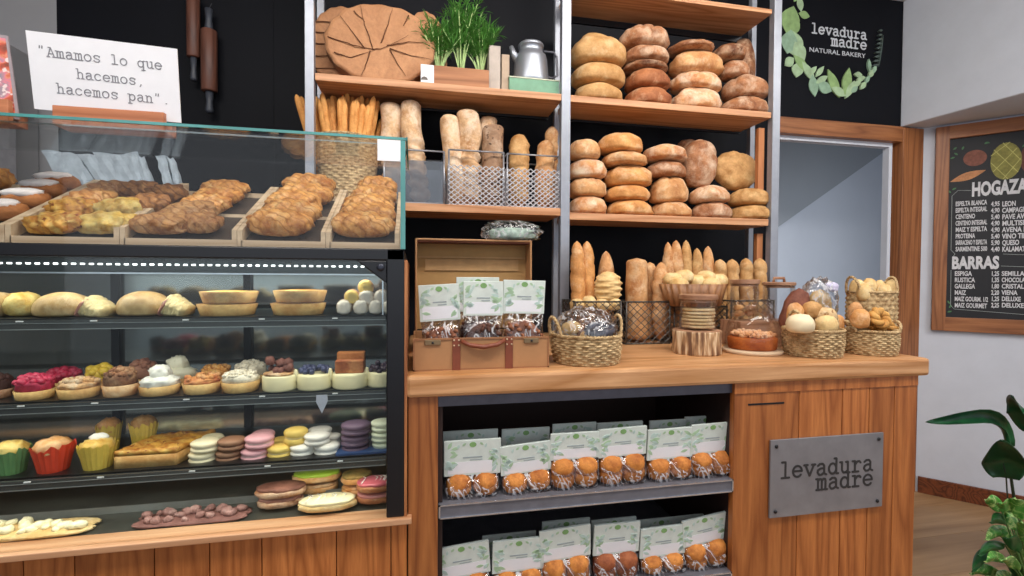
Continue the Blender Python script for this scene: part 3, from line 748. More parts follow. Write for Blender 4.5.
# -------------------------------------------- things on the top left shelf
ZT = 1.964
def slab(label, x0, x1, y0, y1, Y, seed, cracks, tilt, mats=('d09a6a', 'a87246')):
    M_end = MATS.get('end_grain')
    if not M_end:
        t = NT('end_grain'); v = t.tex()
        n = t.noise(v, 9, 5, .6, 1.0); n2 = t.noise(v, 70, 4, .7)
        c = t.ramp(n, [(.3, lin('a8744c')), (.65, lin('c28d62'))]); c = t.mix(.4, c, t.ramp(n2, [(.3, (.6, .6, .6, 1)), (.6, (1, 1, 1, 1))]), 'MULTIPLY')
        t.base(c); t.set(.7); t.bump(n2, .5, .003); MATS['end_grain'] = M_end = t.m
    cx, zb, zt, w = BX(x0, y0, x1, y1, Y); h = P((x0+x1)/2, y0, Y-.03).z-ZT-.006
    t = thing('tree_slice', label, 'wood slice', (cx, Y, ZT+h/2+.003), (tilt, 0, 0), 'tree slices')
    rnd = random.Random(seed); n = 96; outl = []
    for j in range(n):
        a = 2*PI*j/n; q = 1+.05*noise.noise(Vector((math.cos(a)*1.5, math.sin(a)*1.5, seed)))+.012*math.sin(17*a)
        outl.append((w/2*q*math.cos(a), h/2*q*math.sin(a)))
    b = MB(); m = 14; rings = []
    for i in range(m+1):
        k = (i/m)
        rings.append([(x*k, -.03-.004*noise.noise(Vector((x*k*25, z*k*25, seed))), z*k) for x, z in outl])
    b.loft([[(x, .03, z) for x, z in outl]]+rings[::-1][:-1]+[[(x*.02, -.03, z*.02) for x, z in outl]])
    b.build('end_face', M_end, t, True)
    bk = MB()
    bk.loft([[(x*1.015, y, z*1.015) for x, z in outl] for y in (.031, -.026)] + [[(x*.985, y, z*.985) for x, z in outl] for y in (-.026, .031)], False, True)
    bk.build('bark', plain('bark', '8f6a4d', .9, bump=1, scale=40), t)
    cm = plain('crack_dark', '5e3820', .9)
    for pts in cracks:
        P3 = []
        for i in range(len(pts)-1):
            for k in range(4):
                f = k/4; P3.append(((pts[i][0]*(1-f)+pts[i+1][0]*f)*w/2 + rnd.uniform(-.0015, .0015), -.0335, (pts[i][1]*(1-f)+pts[i+1][1]*f)*h/2+rnd.uniform(-.0015, .0015)))
        P3.append((pts[-1][0]*w/2, -.0335, pts[-1][1]*h/2))
        L = len(P3); MB().tube(P3, [max(.0005, .0022*(1-.8*i/L)) for i in range(L)], 6).build('crack', cm, t)
    return t
big = [[(-.95, .02), (-.5, -.12), (-.2, -.18), (.0, -.15), (.25, .05), (.5, .28)], [(-.85, -.35), (-.55, -.45), (-.3, -.3), (-.12, -.2)], [(-.2, -.22), (-.28, -.6), (-.38, -.95)],
       [(.15, -.15), (.3, -.5), (.45, -.8)], [(-.3, -.18), (-.6, .35), (-.75, .6)], [(-.15, -.15), (-.3, .4), (-.38, .9)], [(.0, .0), (.12, .5), (.2, .92)], [(.1, -.05), (.5, .1), (.95, .12)], [(.15, -.12), (.55, -.25), (.92, -.3)], [(-.5, .75), (-.3, .5)], [(.5, .8), (.4, .5)]]
side = [[(-.9, y), (-.2, y+.03), (.9, y-.02)] for y in (-.6, -.3, 0, .28, .55)]
slab('dark tree slice with level cracks behind the large one, far left of top shelf', 312, 372, 5, 73, 1.885, 4, side, -.05)
slab('large round cracked tree slice leaning upright on the top left shelf', 328, 436, 3, 80, 1.815, 1, big, -.06)
slab('tree slice mostly hidden behind the grassy plants on the top shelf', 404, 447, 10, 78, 1.89, 8, side, -.05)
# planter with three clumps
q0, q1 = P(421, 81, 1.745), P(489, 87, 1.745)
t = thing('planter_box', 'long low brown wooden planter on the top left shelf below the grassy plants', 'planter', ((q0.x+q1.x)/2, 1.815, ZT))
w = q1.x-q0.x; h = P(455, 67, 1.745).z-ZT
M_box = wood('planter_wood', 'c08457', '96603a', 'X', 1, .6, 3, .7)
MB().box(-w/2, w/2, -.07, -.06, 0, h).box(-w/2, w/2, .06, .07, 0, h).box(-w/2, -w/2+.01, -.06, .06, 0, h).box(w/2-.01, w/2, -.06, .06, 0, h).box(-w/2, w/2, -.06, .06, 0, .01).build('box', M_box, t, bev=.001)
MB().box(-w/2+.01, w/2-.01, -.06, .06, .01, h-.012).build('soil', plain('soil', '3a2a1e', .95, bump=1), t)
MB().box(-w/2-.001, -w/2+.045, -.073, -.070, .006, h-.002).build('label_card', M_paper, t)
MB().prism([(-w/2+.012+.012*math.cos(a*PI/8), .014+.012*math.sin(a*PI/8)) for a in range(9)], .0008, TM((0, -.073, 0))).build('printed_arch', plain('print_grey', '6f6a66', .8), t)
M_stalk = plain('white_green_stalk', 'b9d28e', .6, var=.2); M_blade = plain('feathery_green', '4f8a35', .6, var=.35, scale=60)
for k, (px, sd) in enumerate([(439, 0), (461, 1), (481, 2)]):
    base = P(px, 66, 1.815); rnd = random.Random(40+k)
    t = thing('grass_plant', ['leftmost leafy green clump with pale stalks in the brown planter', 'tallest middle leafy green clump with pale stalks in the brown planter', 'rightmost leafy green clump with pale stalks beside the two upright books'][k], 'plant', (base.x, 1.815, ZT+h-.013), group='grassy plants in the planter')
    bs, bl = MB(), MB(); H = [.17, .24, .18][k]
    for i in range(22):
        a = rnd.uniform(0, 2*PI); ln = H*rnd.uniform(.7, 1.15); sp = rnd.uniform(.01, .09)
        p = [Vector((math.cos(a)*(.008+sp*s*s), math.sin(a)*(.008+sp*s*s)*.7, ln*s)) for s in (0, .25, .5, .75, 1)]
        bs.tube(p, [.0028, .0026, .0022, .0016, .001], 5)
        for j in range(44):
            s = rnd.uniform(.58, 1.08); c = Vector((math.cos(a)*(.008+sp*s*s), math.sin(a)*(.008+sp*s*s)*.7, ln*min(s, 1)))
            d = Vector((rnd.uniform(-1, 1), rnd.uniform(-1, 1), rnd.uniform(-.1, .9))).normalized()*rnd.uniform(.025, .055)
            sd_ = d.cross(Vector((0, 0, 1))).normalized()*.0024; mid = c+d*.5+Vector((0, 0, .004)); e = c+d
            bl.add([c, mid+sd_, e, mid-sd_, mid-Vector((0, 0, .0015))], [(0, 1, 2, 3), (0, 4, 1), (1, 4, 2), (2, 4, 3), (3, 4, 0)])
    bs.build('stalks', M_stalk, t, True); bl.build('leaves', M_blade, t)
# two upright books
for (x0, x1, y0, c, lab) in ((489, 500.5, 45, 'b3a79c', 'taller grey beige book standing beside the planter on the top shelf'), (501.5, 509.5, 54, 'b09a84', 'shorter tan book standing beside the coffee pot on the top shelf')):
    a, b2 = P(x0, 70, 1.77), P(x1, 70, 1.77); zt = P(x0, y0, 1.77).z
    t = thing('book', lab, 'book', ((a.x+b2.x)/2, 1.77, ZT), group='upright books on the top shelf'); w = b2.x-a.x; H = zt-ZT
    MB().box(-w/2, w/2, 0, .003, 0, H).box(-w/2, -w/2+.002, 0, .11, 0, H).box(w/2-.002, w/2, 0, .11, 0, H).build('cover', plain('book_'+c, c, .7), t, bev=.0008)
    MB().box(-w/2+.002, w/2-.002, .003, .106, .003, H-.003).build('pages', plain('book_pages', 'e4ddcc', .9), t)
# green box and aluminium coffee pot
a, b2 = P(508.5, 84, 1.77), P(558, 86, 1.77); zt = P(530, 79.5, 1.77).z
t = thing('green_box', 'flat pale green wooden box under the aluminium coffee pot', 'box', ((a.x+b2.x)/2, 1.825, ZT))
w = b2.x-a.x
MB().box(-w/2, w/2, -.07, .07, .003, zt-ZT-.004).build('body', plain('sage_green', '6f9c80', .6), t, bev=.002)
MB().box(-w/2-.002, w/2+.002, -.072, .072, zt-ZT-.004, zt-ZT).box(-w/2-.002, w/2+.002, -.072, .072, 0, .003).build('edge_board', plain('cream_edge', 'c9cdb4', .6), t)
M_alu = plain('aluminium', 'a6abb4', .36, .7, var=.1, scale=12)
pc = P(530.5, 60, 1.83); S = P(548, 60, 1.83).x-P(513, 60, 1.83).x; Hk = P(530, 40, 1.80).z - zt; R = S/2
t = thing('coffee_pot', 'old aluminium coffee pot with spout and handle standing on the green box', 'coffee pot', (pc.x, 1.825, zt))
MB().lathe([(R*.97, 0), (R, .004), (R*.99, Hk*.1), (R*.9, Hk*.58), (R*.84, Hk*.68), (R*.68, Hk*.74), (R*.66, Hk*.78), (R*.67, Hk*.86), (R*.7, Hk*.87), (R*.5, Hk*.87)], 40).build('body', M_alu, t, True)
MB().lathe([(R*.72, Hk*.87), (R*.72, Hk*.93), (R*.66, Hk*.965), (R*.1, Hk*.985)], 40).build('lid', M_alu, t, True)
MB().tube([(-.02, 0, Hk*.97), (-.02, 0, Hk*1.08), (.02, 0, Hk*1.08), (.02, 0, Hk*.97)], .003, 8).build('lid_handle', M_blackmet, t, True)
MB().tube([(-R*.72, 0, Hk*.55), (-R*.98, 0, Hk*.72), (-R*1.12, 0, Hk*.88)], [.017, .012, .008], 12).build('spout', M_alu, t, True)
MB().tube([(R*.6, 0, Hk*.84), (R*1.3, 0, Hk*.84), (R*1.48, 0, Hk*.74), (R*1.55, 0, Hk*.3), (R*1.2, 0, Hk*.22), (R*.9, 0, Hk*.24)], .005, 8).build('handle', plain('pot_handle', '5f6068', .4, .4), t, True)

# rolling pins hanging on the dark wall at the left
M_pin = wood('pin_wood', '6e4536', '523024', 'Z', 1.5, .5, 3, .6)
Yp = CY-.04
for (x0, x1, yb, ybs, lab) in ((188, 201, 58, 81, 'left dark wooden rolling pin hanging on the black wall, its lower end higher'), (202, 218, 92, 113, 'right dark wooden rolling pin hanging lower on the black wall')):
    a, b2 = P(x0, 50, Yp), P(x1, 50, Yp); R = (b2.x-a.x)/2; zb, zs = P(x0, yb, Yp).z, P(x0, ybs, Yp).z
    t = thing('rolling_pin', lab, 'rolling pin', ((a.x+b2.x)/2, Yp-.01, zs), group='rolling pins hanging on the wall')
    hb = zb-zs; L = .26
    MB().lathe([(R*.9, hb), (R, hb+.004), (R, hb+L-.004), (R*.9, hb+L)], 24).build('roller', M_pin, t, True)
    for z0, z1 in ((0, hb), (hb+L, hb+L+.09)):
        MB().lathe([(R*.42, z0), (R*.52, z0+.01), (R*.38, (z0+z1)/2), (R*.5, z1)], 16).build('handle', plain('pin_handle', '3b3f48', .5), t, True)
    MB().tube([(0, 0, hb+L+.09), (0, .03, hb+L+.13)], .0015).build('cord', M_ink, t)

# ------------------------------------------------ cards on top of the glass
ZG = 1.604
def holder(px0, px1, py, Y, name='card_holder', lab='', z0=None):
    a, b2 = P(px0, py, Y), P(px1, py, Y)
    return a, b2
# quote card, pivoting round its lower edge
A_, B_, C_, D_ = P(23, 28.5, 1.215), P(173, 50, 1.225), P(183, 123, 1.25), P(32, 108.5, 1.25)
ux = (C_-D_); ux.normalize()
wC = ((C_-D_).length+(B_-A_).length)/2; hC = ((A_-D_).length+(B_-C_).length)/2
up = (((A_-D_)+(B_-C_))/2); up = (up-ux*up.dot(ux)).normalized(); yy = up.cross(ux)
t = thing('quote_card', 'large white card quoting Amamos lo que hacemos, standing tilted on the display glass', 'sign')
t.matrix_world = Matrix.Translation((C_+D_)/2) @ Matrix((ux, yy, up)).transposed().to_4x4()
MB().box(-wC/2, wC/2, 0, .003, 0, hC).build('card', M_paper, t)
b = MB(); tk = .0021
def cardline(txt, x, z, L):
    n = len(txt); xh = L/((n-1)*1.28+1.15); strokes(b, txt, xh, tk, TM((x, 0, z)), .0005)
cardline('"Amamos lo que', -wC*.44, hC*.70, wC*.83)
cardline('hacemos,', -wC*.20, hC*.46, wC*.46)
cardline('hacemos pan".', -wC*.34, hC*.24, wC*.77)
b.build('lettering', plain('typewriter_ink', '85868c', .8), t)
h0, h1 = P(57, 112, 1.235), P(167, 122.5, 1.235); zt = P(112, 108, 1.235).z
t = thing('card_holder', 'orange brown wooden block holding the quote card on the display glass', 'card holder', ((h0.x+h1.x)/2, 1.22, ZG), (0, 0, 0), 'wooden card holders')
w = h1.x-h0.x; b = MB().box(-w/2, w/2, 0, .014, 0, zt-ZG-.006).box(-w/2, w/2, .036, .06, 0, .03).box(-w/2, w/2, .014, .036, 0, .008)
b.build('block', wood('holder_wood', 'c8825a', 'a56440', 'X', 1.2, .5, 3, .6), t, bev=.0015)
# photo card at far left
q0, q1, q2 = P(-60, 25, 1.24), P(13, 37, 1.24), P(20, 112, 1.24)
t = thing('photo_card', 'photo card of red fruits and pink pastry in a wooden block at far left', 'sign', (q2.x, 1.24, ZG+.012), (0, 0, 0))
hh = q1.z-ZG-.012
pts = [(-.22, 0), (0, 0), (-.018, hh), (-.22, hh+.02)]
MB().prism(pts, .003).build('card', plain('photo_back', '9b8f93', .6), t)
tp_ = NT('fruit_photo'); v_ = tp_.tex(); n_ = tp_.noise(v_, 26, 3, .5, .6); n2_ = tp_.noise(v_, 60, 2, .5)
c_ = tp_.ramp(n_, [(.36, lin('8a4a3a')), (.44, lin('c9563f')), (.5, lin('d98a6a')), (.56, lin('d9808f')), (.64, lin('9c8a94'))])
c_ = tp_.mix(tp_.ramp(n2_, [(.6, (0, 0, 0, 1)), (.64, (1, 1, 1, 1))]), c_, lin('e6d3cf')); tp_.base(c_); tp_.set(.5)
MB().prism([(-.215, .004), (-.006, .004), (-.022, hh-.006), (-.215, hh+.012)], .0006, TM((0, -.003, 0))).build('printed_photo', tp_.m, t)
h0, h1 = P(-60, 112, 1.235), P(13, 112, 1.235)
zt = P(6, 99, 1.235).z
b = MB().box(h0.x, h1.x, 0, .014, 0, zt-ZG-.004).box(h0.x, h1.x, .03, .055, 0, .03).box(h0.x, h1.x, .014, .03, 0, .008)
o = b.build('card_holder', MATS['holder_wood'], bev=.0015, loc=(0, 1.222, ZG)); tag(o, 'wooden block at the far left edge of the glass holding the photo card', 'card holder', 'wooden card holders')
# paper bags leaning behind the trays
GP = 'folded paper bags behind the pastry trays'
M_pb = plain('blue_white_paper', '9aa6b0', .8, var=.2, scale=30, bump=.6)
for i, (xt, xb, w_) in enumerate([(64, 78, 18), (80, 98, 18), (98, 118, 18), (113, 132, 18), (128, 146, 18), (141, 148, 12), (149, 155, 8), (169, 174, 10), (178, 184, 7)]):
    a, c = P(xt, 155-i*-.6, 1.60), P(xb, 186, 1.56)
    wd = w_/480*1.6*.72
    t = thing('paper_bag', f'crumpled white paper bag leaning behind the pastry trays, {ORD[i]} from the left', 'paper bag', (c.x, 1.56, 1.50), (0, 0, 0), GP)
    hz = a.z-1.50; dx = (a.x-c.x)
    b = MB(); n = 7; rings = []
    for k in range(n+1):
        s = k/n; z = hz*s; xo = dx*s*1.1; th = .010*(1-s)+.002
        rings.append([(xo+wd/2*q[0]+.002*noise.noise(Vector((k*.9, q[0]*3, i)))*2, q[1]*th+.004*noise.noise(Vector((q[0]*4, k, i*3))), z+(.016*noise.noise(Vector((q[0]*5, 0, i*1.7))) if k == n else 0)) for q in ((-1, -1), (-.3, -1.2), (.3, -.9), (1, -1), (1, 1), (.3, 1), (-.3, 1), (-1, 1))])
    b.loft(rings).build('bag', M_pb, t)
    MB().box(-wd*.5, wd*.5, -.014, -.0135, hz*.35, hz*.36).build('fold_line', plain('bag_fold', '7d8a96', .8), t)
o = MB().box(CX0, -.93, 1.55, 1.64, 1.345, 1.50).box(-.93, -.45, 1.55, 1.64, 1.345, 1.50).build('counter_riser', M_blackmet)
tag(o, 'low black ledge behind the pastry trays carrying the paper bags', 'ledge')
# ------------------------------------------------------------- header bags
M_hdr = plain('header_paper', 'd3ddd6', .6, var=.07, scale=40)
M_lf = [plain('print_green_a', '7fa86a', .7, var=.2), plain('print_green_b', 'a9c7a4', .7, var=.15), plain('print_green_c', 'b9d0c8', .7, var=.1)]
M_txt = plain('print_text', '9aa5a8', .8)
M_muff = crust('muffin_crust', 'd48a42', '9c5522', None, bump=.5, scale=1.5)
M_muffd = crust('muffin_dark', 'a5603a', '7a3a20', None, bump=.5, scale=1.5)
M_choc = crust('choc_bits', '6a4334', '3c2219', None, bump=.6)
M_nut = crust('nut_bits', '9a6244', '6c3d28', None, bump=.6)
def leafshape(cx, cz, L, W, a, n=6):
    pts = []
    for i in range(n): s = i/n; pts.append((s*L, W*math.sin(PI*s)))
    for i in range(n): s = 1-i/n; pts.append((s*L, -W*math.sin(PI*s)))
    ca, sa = math.cos(a), math.sin(a)
    return [(cx+x*ca-z*sa, cz+x*sa+z*ca) for x, z in pts]
def header_bag(name, label, cat, loc, w, hh, bh, group, kind, lean=.1, roll=0, rotz=0, seed=0, rows=1, dep=.068, back=False):
    """w width, hh header height, bh height of the clear bag under it"""
    rnd = random.Random(seed); t = thing(name, label, cat, loc, (lean, roll, rotz), group)
    hd = MB().box(-w/2, w/2, -.0035, -.0005, bh, bh+hh).box(-w/2, w/2, .0005, .0035, bh, bh+hh).build('header_card', M_hdr, t, bev=.0006)
    b3 = [MB(), MB(), MB()]
    def L(k, *a): b3[k].prism(leafshape(*a), .0003+.0002*k, TM((0, -.0037, 0)))
    for sx in (-1, 1):
        for i in range(11):
            a = rnd.uniform(-1.1, 1.1)+(PI if sx > 0 else 0); x = sx*(w/2-.001-rnd.uniform(0, w*.12)); z = bh+hh*rnd.uniform(.22, .78)
            ln = rnd.uniform(.014, .026); ca = PI - a if sx > 0 else a
            L(1+(i % 2), x, z, min(ln, hh*.2/max(.2, abs(math.sin(a)))), .0042, a)
        L(1, sx*w*.12, bh+hh*.93, .012, .003, PI/2*(1+sx*.6)*1.0+PI)
        L(2, sx*w*.24, bh+hh*.9, .012, .003, PI*1.4)
    b3[0].prism([(.010*math.cos(k*PI/5)*.9, bh+hh*.88+.007*math.sin(k*PI/5)) for k in range(10)], .0006, TM((0, -.0037, 0)))
    for k in (0, 1, 2): b3[k].build('printed_leaves', M_lf[k], hd)
    MB().box(-w*.43, w*.43, -.0037, -.0035, bh+hh*.06, bh+hh*.40).build('white_band', M_paper, hd)
    b = MB()
    b.box(-w*.17, w*.17, -.0042, -.0037, bh+hh*.50, bh+hh*.535).box(-w*.05, w*.17, -.0042, -.0037, bh+hh*.43, bh+hh*.455)
    b.build('printed_line', M_txt, hd)
    # clear bag below
    rings = []; n = 20
    for z, k, dd in ((0.0, .90, .9), (.012, .97, 1.0), (bh*.5, .97, 1.0), (bh*.8, .95, .6), (bh, .97, .07)):
        rings.append([(w/2*k*(abs(math.cos(2*PI*j/n))**.35)*(1 if math.cos(2*PI*j/n) > 0 else -1)+rnd.uniform(-.001, .001), dep/2*dd*(abs(math.sin(2*PI*j/n))**.6)*(1 if math.sin(2*PI*j/n) > 0 else -1)+rnd.uniform(-.002, .002), z) for j in range(n)])
    MB().loft(rings).build('clear_bag', M_film, t, True)
    if kind in ('muffin', 'dark_muffin'):
        mt = M_muff if kind == 'muffin' else M_muffd
        r = min(w*.25, dep*.47, bh*.72)
        rows = max(2, math.ceil(bh/(r*1.6)))
        for rr in range(rows):
            for sx in (-1, 1):
                zc = .002+rr*(bh-r*1.45)/(rows-1)
                mz = MB().blob(r*2, r*1.9, r*1.5, seed*10+rr*2+sx, .06, 3, 2, .6).build('muffin', mt, t, True, loc=(sx*w*.235, 0, zc))
                if rr == 0: pass
    else:
        M = {'choc': M_choc, 'nut': M_nut}[kind]
        b = MB(); rr = random.Random(seed)
        b.blob(w*.86, dep*.72, bh*.86, seed, .05, 3, 4, .5, None, 20, 10)
        for i in range(46):
            x = rr.uniform(-.40, .40)*w; z = rr.uniform(.06, .8)*bh; y = -dep*.32+rr.uniform(0, .006)
            b.blob(rr.uniform(.009, .018), .012, rr.uniform(.006, .012), i, .1, n=8, m=4, M=TM((x, y, z), (rr.uniform(0, 3), rr.uniform(0, 3), 0)))
        b.build('contents', M, t, True)
    return t
def bag_px(name, label, cat, x0, x1, yt, ybh, zbase, Y, group, kind, seed, roll=0, rows=1, rotz=0, lean=.12):
    cx, zb, zt, w = BX(x0, yt, x1, ybh, Y)
    header_bag(name, label, cat, (cx, Y, zbase), w, zt-zb, zb-zbase, group, kind, lean, roll, rotz, seed, rows)
GBU, GBL = 'muffin bags on the upper counter shelf', 'muffin bags on the lower counter shelf'
nm = ['leftmost', 'second from left', 'third from left', 'fourth from left', 'fifth from left', 'rightmost']
for i, (x0, x1, yt, yb, rl) in enumerate([(444, 500, 437, 473, -.0), (502, 552, 441, 471, -.07), (549, 598, 430, 457, -.0), (598, 645, 425, 454, -.03), (646, 691, 426, 457, -.02), (689, 730, 421, 451, -.02)]):
    bag_px('muffin_bag', f'orange muffin bag with leafy white header, front row of upper shelf, {nm[i]}', 'bag', x0, x1, yt, yb, .728, 1.212, GBU, 'muffin', 30+i, rl, 2 if i > 1 else 1)
for i, (x0, x1, yt, yb) in enumerate([(443, 497, 428, 466), (501, 548, 426, 462), (551, 594, 421, 452), (595, 640, 420, 450), (647, 686, 418, 450), (682, 722, 414, 446)]):
    bag_px('muffin_bag', f'shaded muffin bag behind the front row on the upper shelf, {nm[i]}', 'bag', x0, x1, yt, yb, .728, 1.31, GBU, 'muffin', 50+i, 0, 1)
for i, (x0, x1, yt, yb, rl, kd) in enumerate([(437, 492, 540, 574, -.08, 'muffin'), (492, 543, 535, 569, 0, 'muffin'), (541, 591, 523, 556, -.06, 'muffin'), (592, 637, 519, 551, 0, 'dark_muffin'), (639, 684, 523, 554, -.02, 'muffin'), (684, 727, 512, 540, -.12, 'muffin')]):
    bag_px('muffin_bag', f'clear {"brown" if kd != "muffin" else "yellow"} muffin bag with leafy header, {nm[i]} in front on the lower shelf', 'bag', x0, x1, yt, yb, .470, 1.212, GBL, kd, 70+i, rl, 4)
for i, (x0, x1, yt, yb) in enumerate([(482, 535, 531, 566), (541, 588, 517, 548), (590, 634, 516, 546), (638, 680, 516, 548), (680, 716, 512, 540)]):
    bag_px('muffin_bag', f'shaded muffin bag behind the front row on the lower shelf, {ORD[i]} from the left', 'bag', x0, x1, yt, yb, .470, 1.31, GBL, 'muffin', 90+i, 0, 3)

# ----------------------------------------------------------------- suitcase
Y0 = 1.205
a, b2 = P(413.5, 350, Y0), P(548.5, 350, Y0); w = b2.x-a.x; hb = P(480, 338, Y0).z-ZW; D = .20
t = thing('suitcase', 'small open tan vintage suitcase with brown leather straps on the worktop left end', 'suitcase', ((a.x+b2.x)/2, Y0, ZW))
M_tan = plain('suitcase_tan', 'a87a50', .6, var=.08, scale=20); M_lin = plain('suitcase_lining', 'a5804f', .85, var=.06); M_lea = plain('brown_leather', '7a3d26', .5, var=.15)
M_rim = plain('suitcase_edge', '946540', .6)
bs = MB().box(-w/2, w/2, 0, .005, 0, hb).box(-w/2, w/2, D-.005, D, 0, hb).box(-w/2, -w/2+.005, .005, D-.005, 0, hb).box(w/2-.005, w/2, .005, D-.005, 0, hb).box(-w/2+.005, w/2-.005, .005, D-.005, 0, .005).build('base', M_tan, t, bev=.003)
MB().box(-w/2-.001, w/2+.001, -.002, .006, hb-.003, hb+.001).box(-w/2-.001, w/2+.001, -.0015, .003, 0, .004).box(-w/2-.001, -w/2+.003, -.0015, .003, 0, hb).box(w/2-.003, w/2+.001, -.0015, .003, 0, hb).build('piping', M_rim, bs)
HL = P(480, 239, 1.40).z-ZW-hb
ld = MB()
ld.box(-w/2, w/2, .065, .07, 0, HL).box(-w/2, w/2, 0, .065, HL-.006, HL).box(-w/2, -w/2+.006, 0, .065, 0, HL).box(w/2-.006, w/2, 0, .065, 0, HL)
lid = ld.build('lid', M_tan, t, bev=.003, loc=(.004, D-.005, hb), rot=(-.03, 0, 0))
MB().box(-w/2+.006, w/2-.006, .060, .065, 0, HL-.006).build('lining', M_lin, lid)
MB().box(-w/2+.008, w/2-.008, .055, .060, HL*.80, HL*.82).box(-w/2+.03, w/2-.03, .056, .060, HL*.66, HL*.79).build('pocket_band', plain('lining_band', 'b08a5c', .8), lid)
MB().box(-w/2+.006, w/2-.006, .004, .06, HL-.010, HL-.006).build('lid_shadow_board', plain('lid_shade_red', '6b3a28', .8), lid)  # dark board colours in the shade under the lid's top side
for sx in (-1, 1):
    x = w*(.195 if sx > 0 else -.195)
    st = MB().box(x-.010, x+.010, -.0035, 0, 0, hb+.001).build('strap', M_lea, t, bev=.001)
    for dx in (-.006, .006):
        for dz in (.004, .017):
            MB().lathe([(.0022, 0), (.0022, .001), (.001, .002)], 8, TM((x+dx, -.0036, hb-dz), (PI/2, 0, 0))).build('rivet', plain('rivet_pale', 'd9c9a8', .3, .4), st, True)
    MB().box(sx*w*.365-.020, sx*w*.365+.020, -.004, 0, hb-.016, hb-.002).build('latch_plate', plain('antique_brass', '8a7355', .35, .6), t, bev=.003)
    MB().lathe([(.003, 0), (.003, .003)], 10, TM((sx*w*.365, -.004, hb-.009), (PI/2, 0, 0))).build('keyhole', M_blackmet, t, True)
pts = [(-.055, -.004, hb-.006), (-.035, -.010, hb-.016), (0, -.013, hb-.021), (.035, -.010, hb-.016), (.055, -.004, hb-.006)]
MB().tube(pts, [.005, .0055, .006, .0055, .005], 8, ry=1.3).build('handle', M_lea, t, True)
GSU = 'header bags in the suitcase'
for i, (x0, x1, yt, yb, Y, k, lab, rl) in enumerate([(423, 463, 284, 320, 1.27, 'nut', 'brown nut bag with leafy white header at left in the suitcase', -.06), (463, 502, 281, 315, 1.265, 'choc', 'dark chocolate bag with leafy white header in the centre of the suitcase', 0),
      (501, 542, 280, 313, 1.27, 'nut', 'brown nut bag with leafy white header at right in the suitcase', .02), (456, 498, 277, 311, 1.33, 'choc', 'chocolate bag behind the central one in the suitcase, mostly hidden', 0)]):
    bag_px('sweet_bag', lab, 'bag', x0, x1, yt, yb, ZW+.006, Y, GSU, k, 110+i, rl, lean=.08)
# crinkled bag on the lid
cx, zb, zt, w2 = BX(484, 226, 540, 240, 1.43)
b = MB().blob(w2, .09, zt-zb+.02, 3, .16, 5, 2.4, .5, None, 40, 16)
o = b.build('plastic_bag', M_film, None, True, loc=(cx, 1.44, ZW+hb+HL-.001)); tag(o, 'crinkled clear plastic bag lying on top of the open suitcase lid', 'plastic bag')
MB().blob(w2*.8, .07, (zt-zb)*.9, 5, .2, 6, 2, .5).build('contents', plain('pale_green_contents', '9db0a2', .7, var=.4, scale=60), o, True, loc=(0, 0, .002))

# --------------------------------------------------- baskets on the worktop
def sea(label, x0, x1, yrim, ybase, Yc, group, handles=2, hang=0, seed=0, hh=.05, z0=ZW):
    cx, _, zt, w = BX(x0, yrim, x1, ybase, Yc)
    w *= CF(cx, Yc)
    t = basket('seagrass_basket', label, (cx, Yc, z0), w*.465, w*.5, zt-z0, M_wick, 12, 18, handles, group, hang=hang, hh=hh)
    return cx, Yc, zt, w
GS = 'round seagrass baskets on the worktop'
c1 = sea('round seagrass basket holding a cellophane bundle beside the suitcase', 552, 620, 334, 366, 1.27, GS, 2, .25, hh=.052)
c2 = sea('round seagrass basket at front right holding round rolls and cookies', 782, 843, 329, 359, 1.26, GS, 2, .3, hh=.06)
c3 = sea('round seagrass basket at the right end of the worktop holding twisted rings', 843, 898, 330, 357, 1.255, GS, 2, -.1, hh=.03)
c4 = sea('tall seagrass basket of pale buns standing behind the ring basket', 846, 896, 292, 330, 1.42, GS, 2, 0, hh=.055)
# cellophane bundle with bread inside
cx, Yc, zt, w = c1
t = thing('bread_bundle', 'cellophane wrapped bundle of small breads filling the left seagrass basket', 'wrapped bread', (cx, Yc, zt-.05))
MB().blob(w*.92, w*.9, .125, 8, .09, 5, 2, .5, None, 48, 22).build('cellophane', glass('crinkle_film', (.9, .9, .92, 1), .12, .6, .08, veil=14), t, True)
rnd = random.Random(9)
for i in range(9):
    a = i*.7*PI; r = w*.24 if i else 0
    MB().blob(.05, .04, .035, i, .08).build('small_bread', CR['pale'] if i % 3 else CR['dark'], t, True, loc=(r*math.cos(a), r*math.sin(a), .03+.018*(i % 2)), rot=(0, 0, a))
MB().blob(w*.44, w*.3, .03, 3, .15, 5).build('black_label', plain('label_black', '4a4a55', .4, var=.4, scale=50), t, True, loc=(.015, -w*.28, .055), rot=(.5, 0, 0))
# contents of the right baskets
def roll(name, lab, px, py, Y, wd, ht, st, grp, seed, dp=None, kind='none', zoff=0):
    q = P(px, py, Y); w = (P(px+wd/2, py, Y).x-P(px-wd/2, py, Y).x)*CF(q.x, Y)*1.2; ht = (P(px, py-ht, Y).z-q.z)*480/Y
    b = MB().blob(w, dp or w*.9, ht/480*Y*1.12, seed, .05, 2.5, 2, .6, grooves(kind, random.Random(seed)), 24, 12)
    return tag(b.build(name, st if not isinstance(st, str) else CR[st], None, True, loc=(q.x, Y, q.z)), lab, 'bread roll', grp)
GR = 'rolls and cookies in the front right basket'
roll('bread_roll', 'large smooth ivory round bun at the front left of the right basket', 800, 333, 1.21, 26, 17, plain('ivory_dough', 'ead9b4', .6, var=.03), GR, 1)
roll('bread_roll', 'golden bun beside the ivory one in the right basket', 826, 333, 1.225, 21, 16, 'pale', GR, 2)
roll('bread_roll', 'yellow bun behind the ivory bun near the basket left handle', 795, 325, 1.27, 16, 20, 'orange', GR, 3)
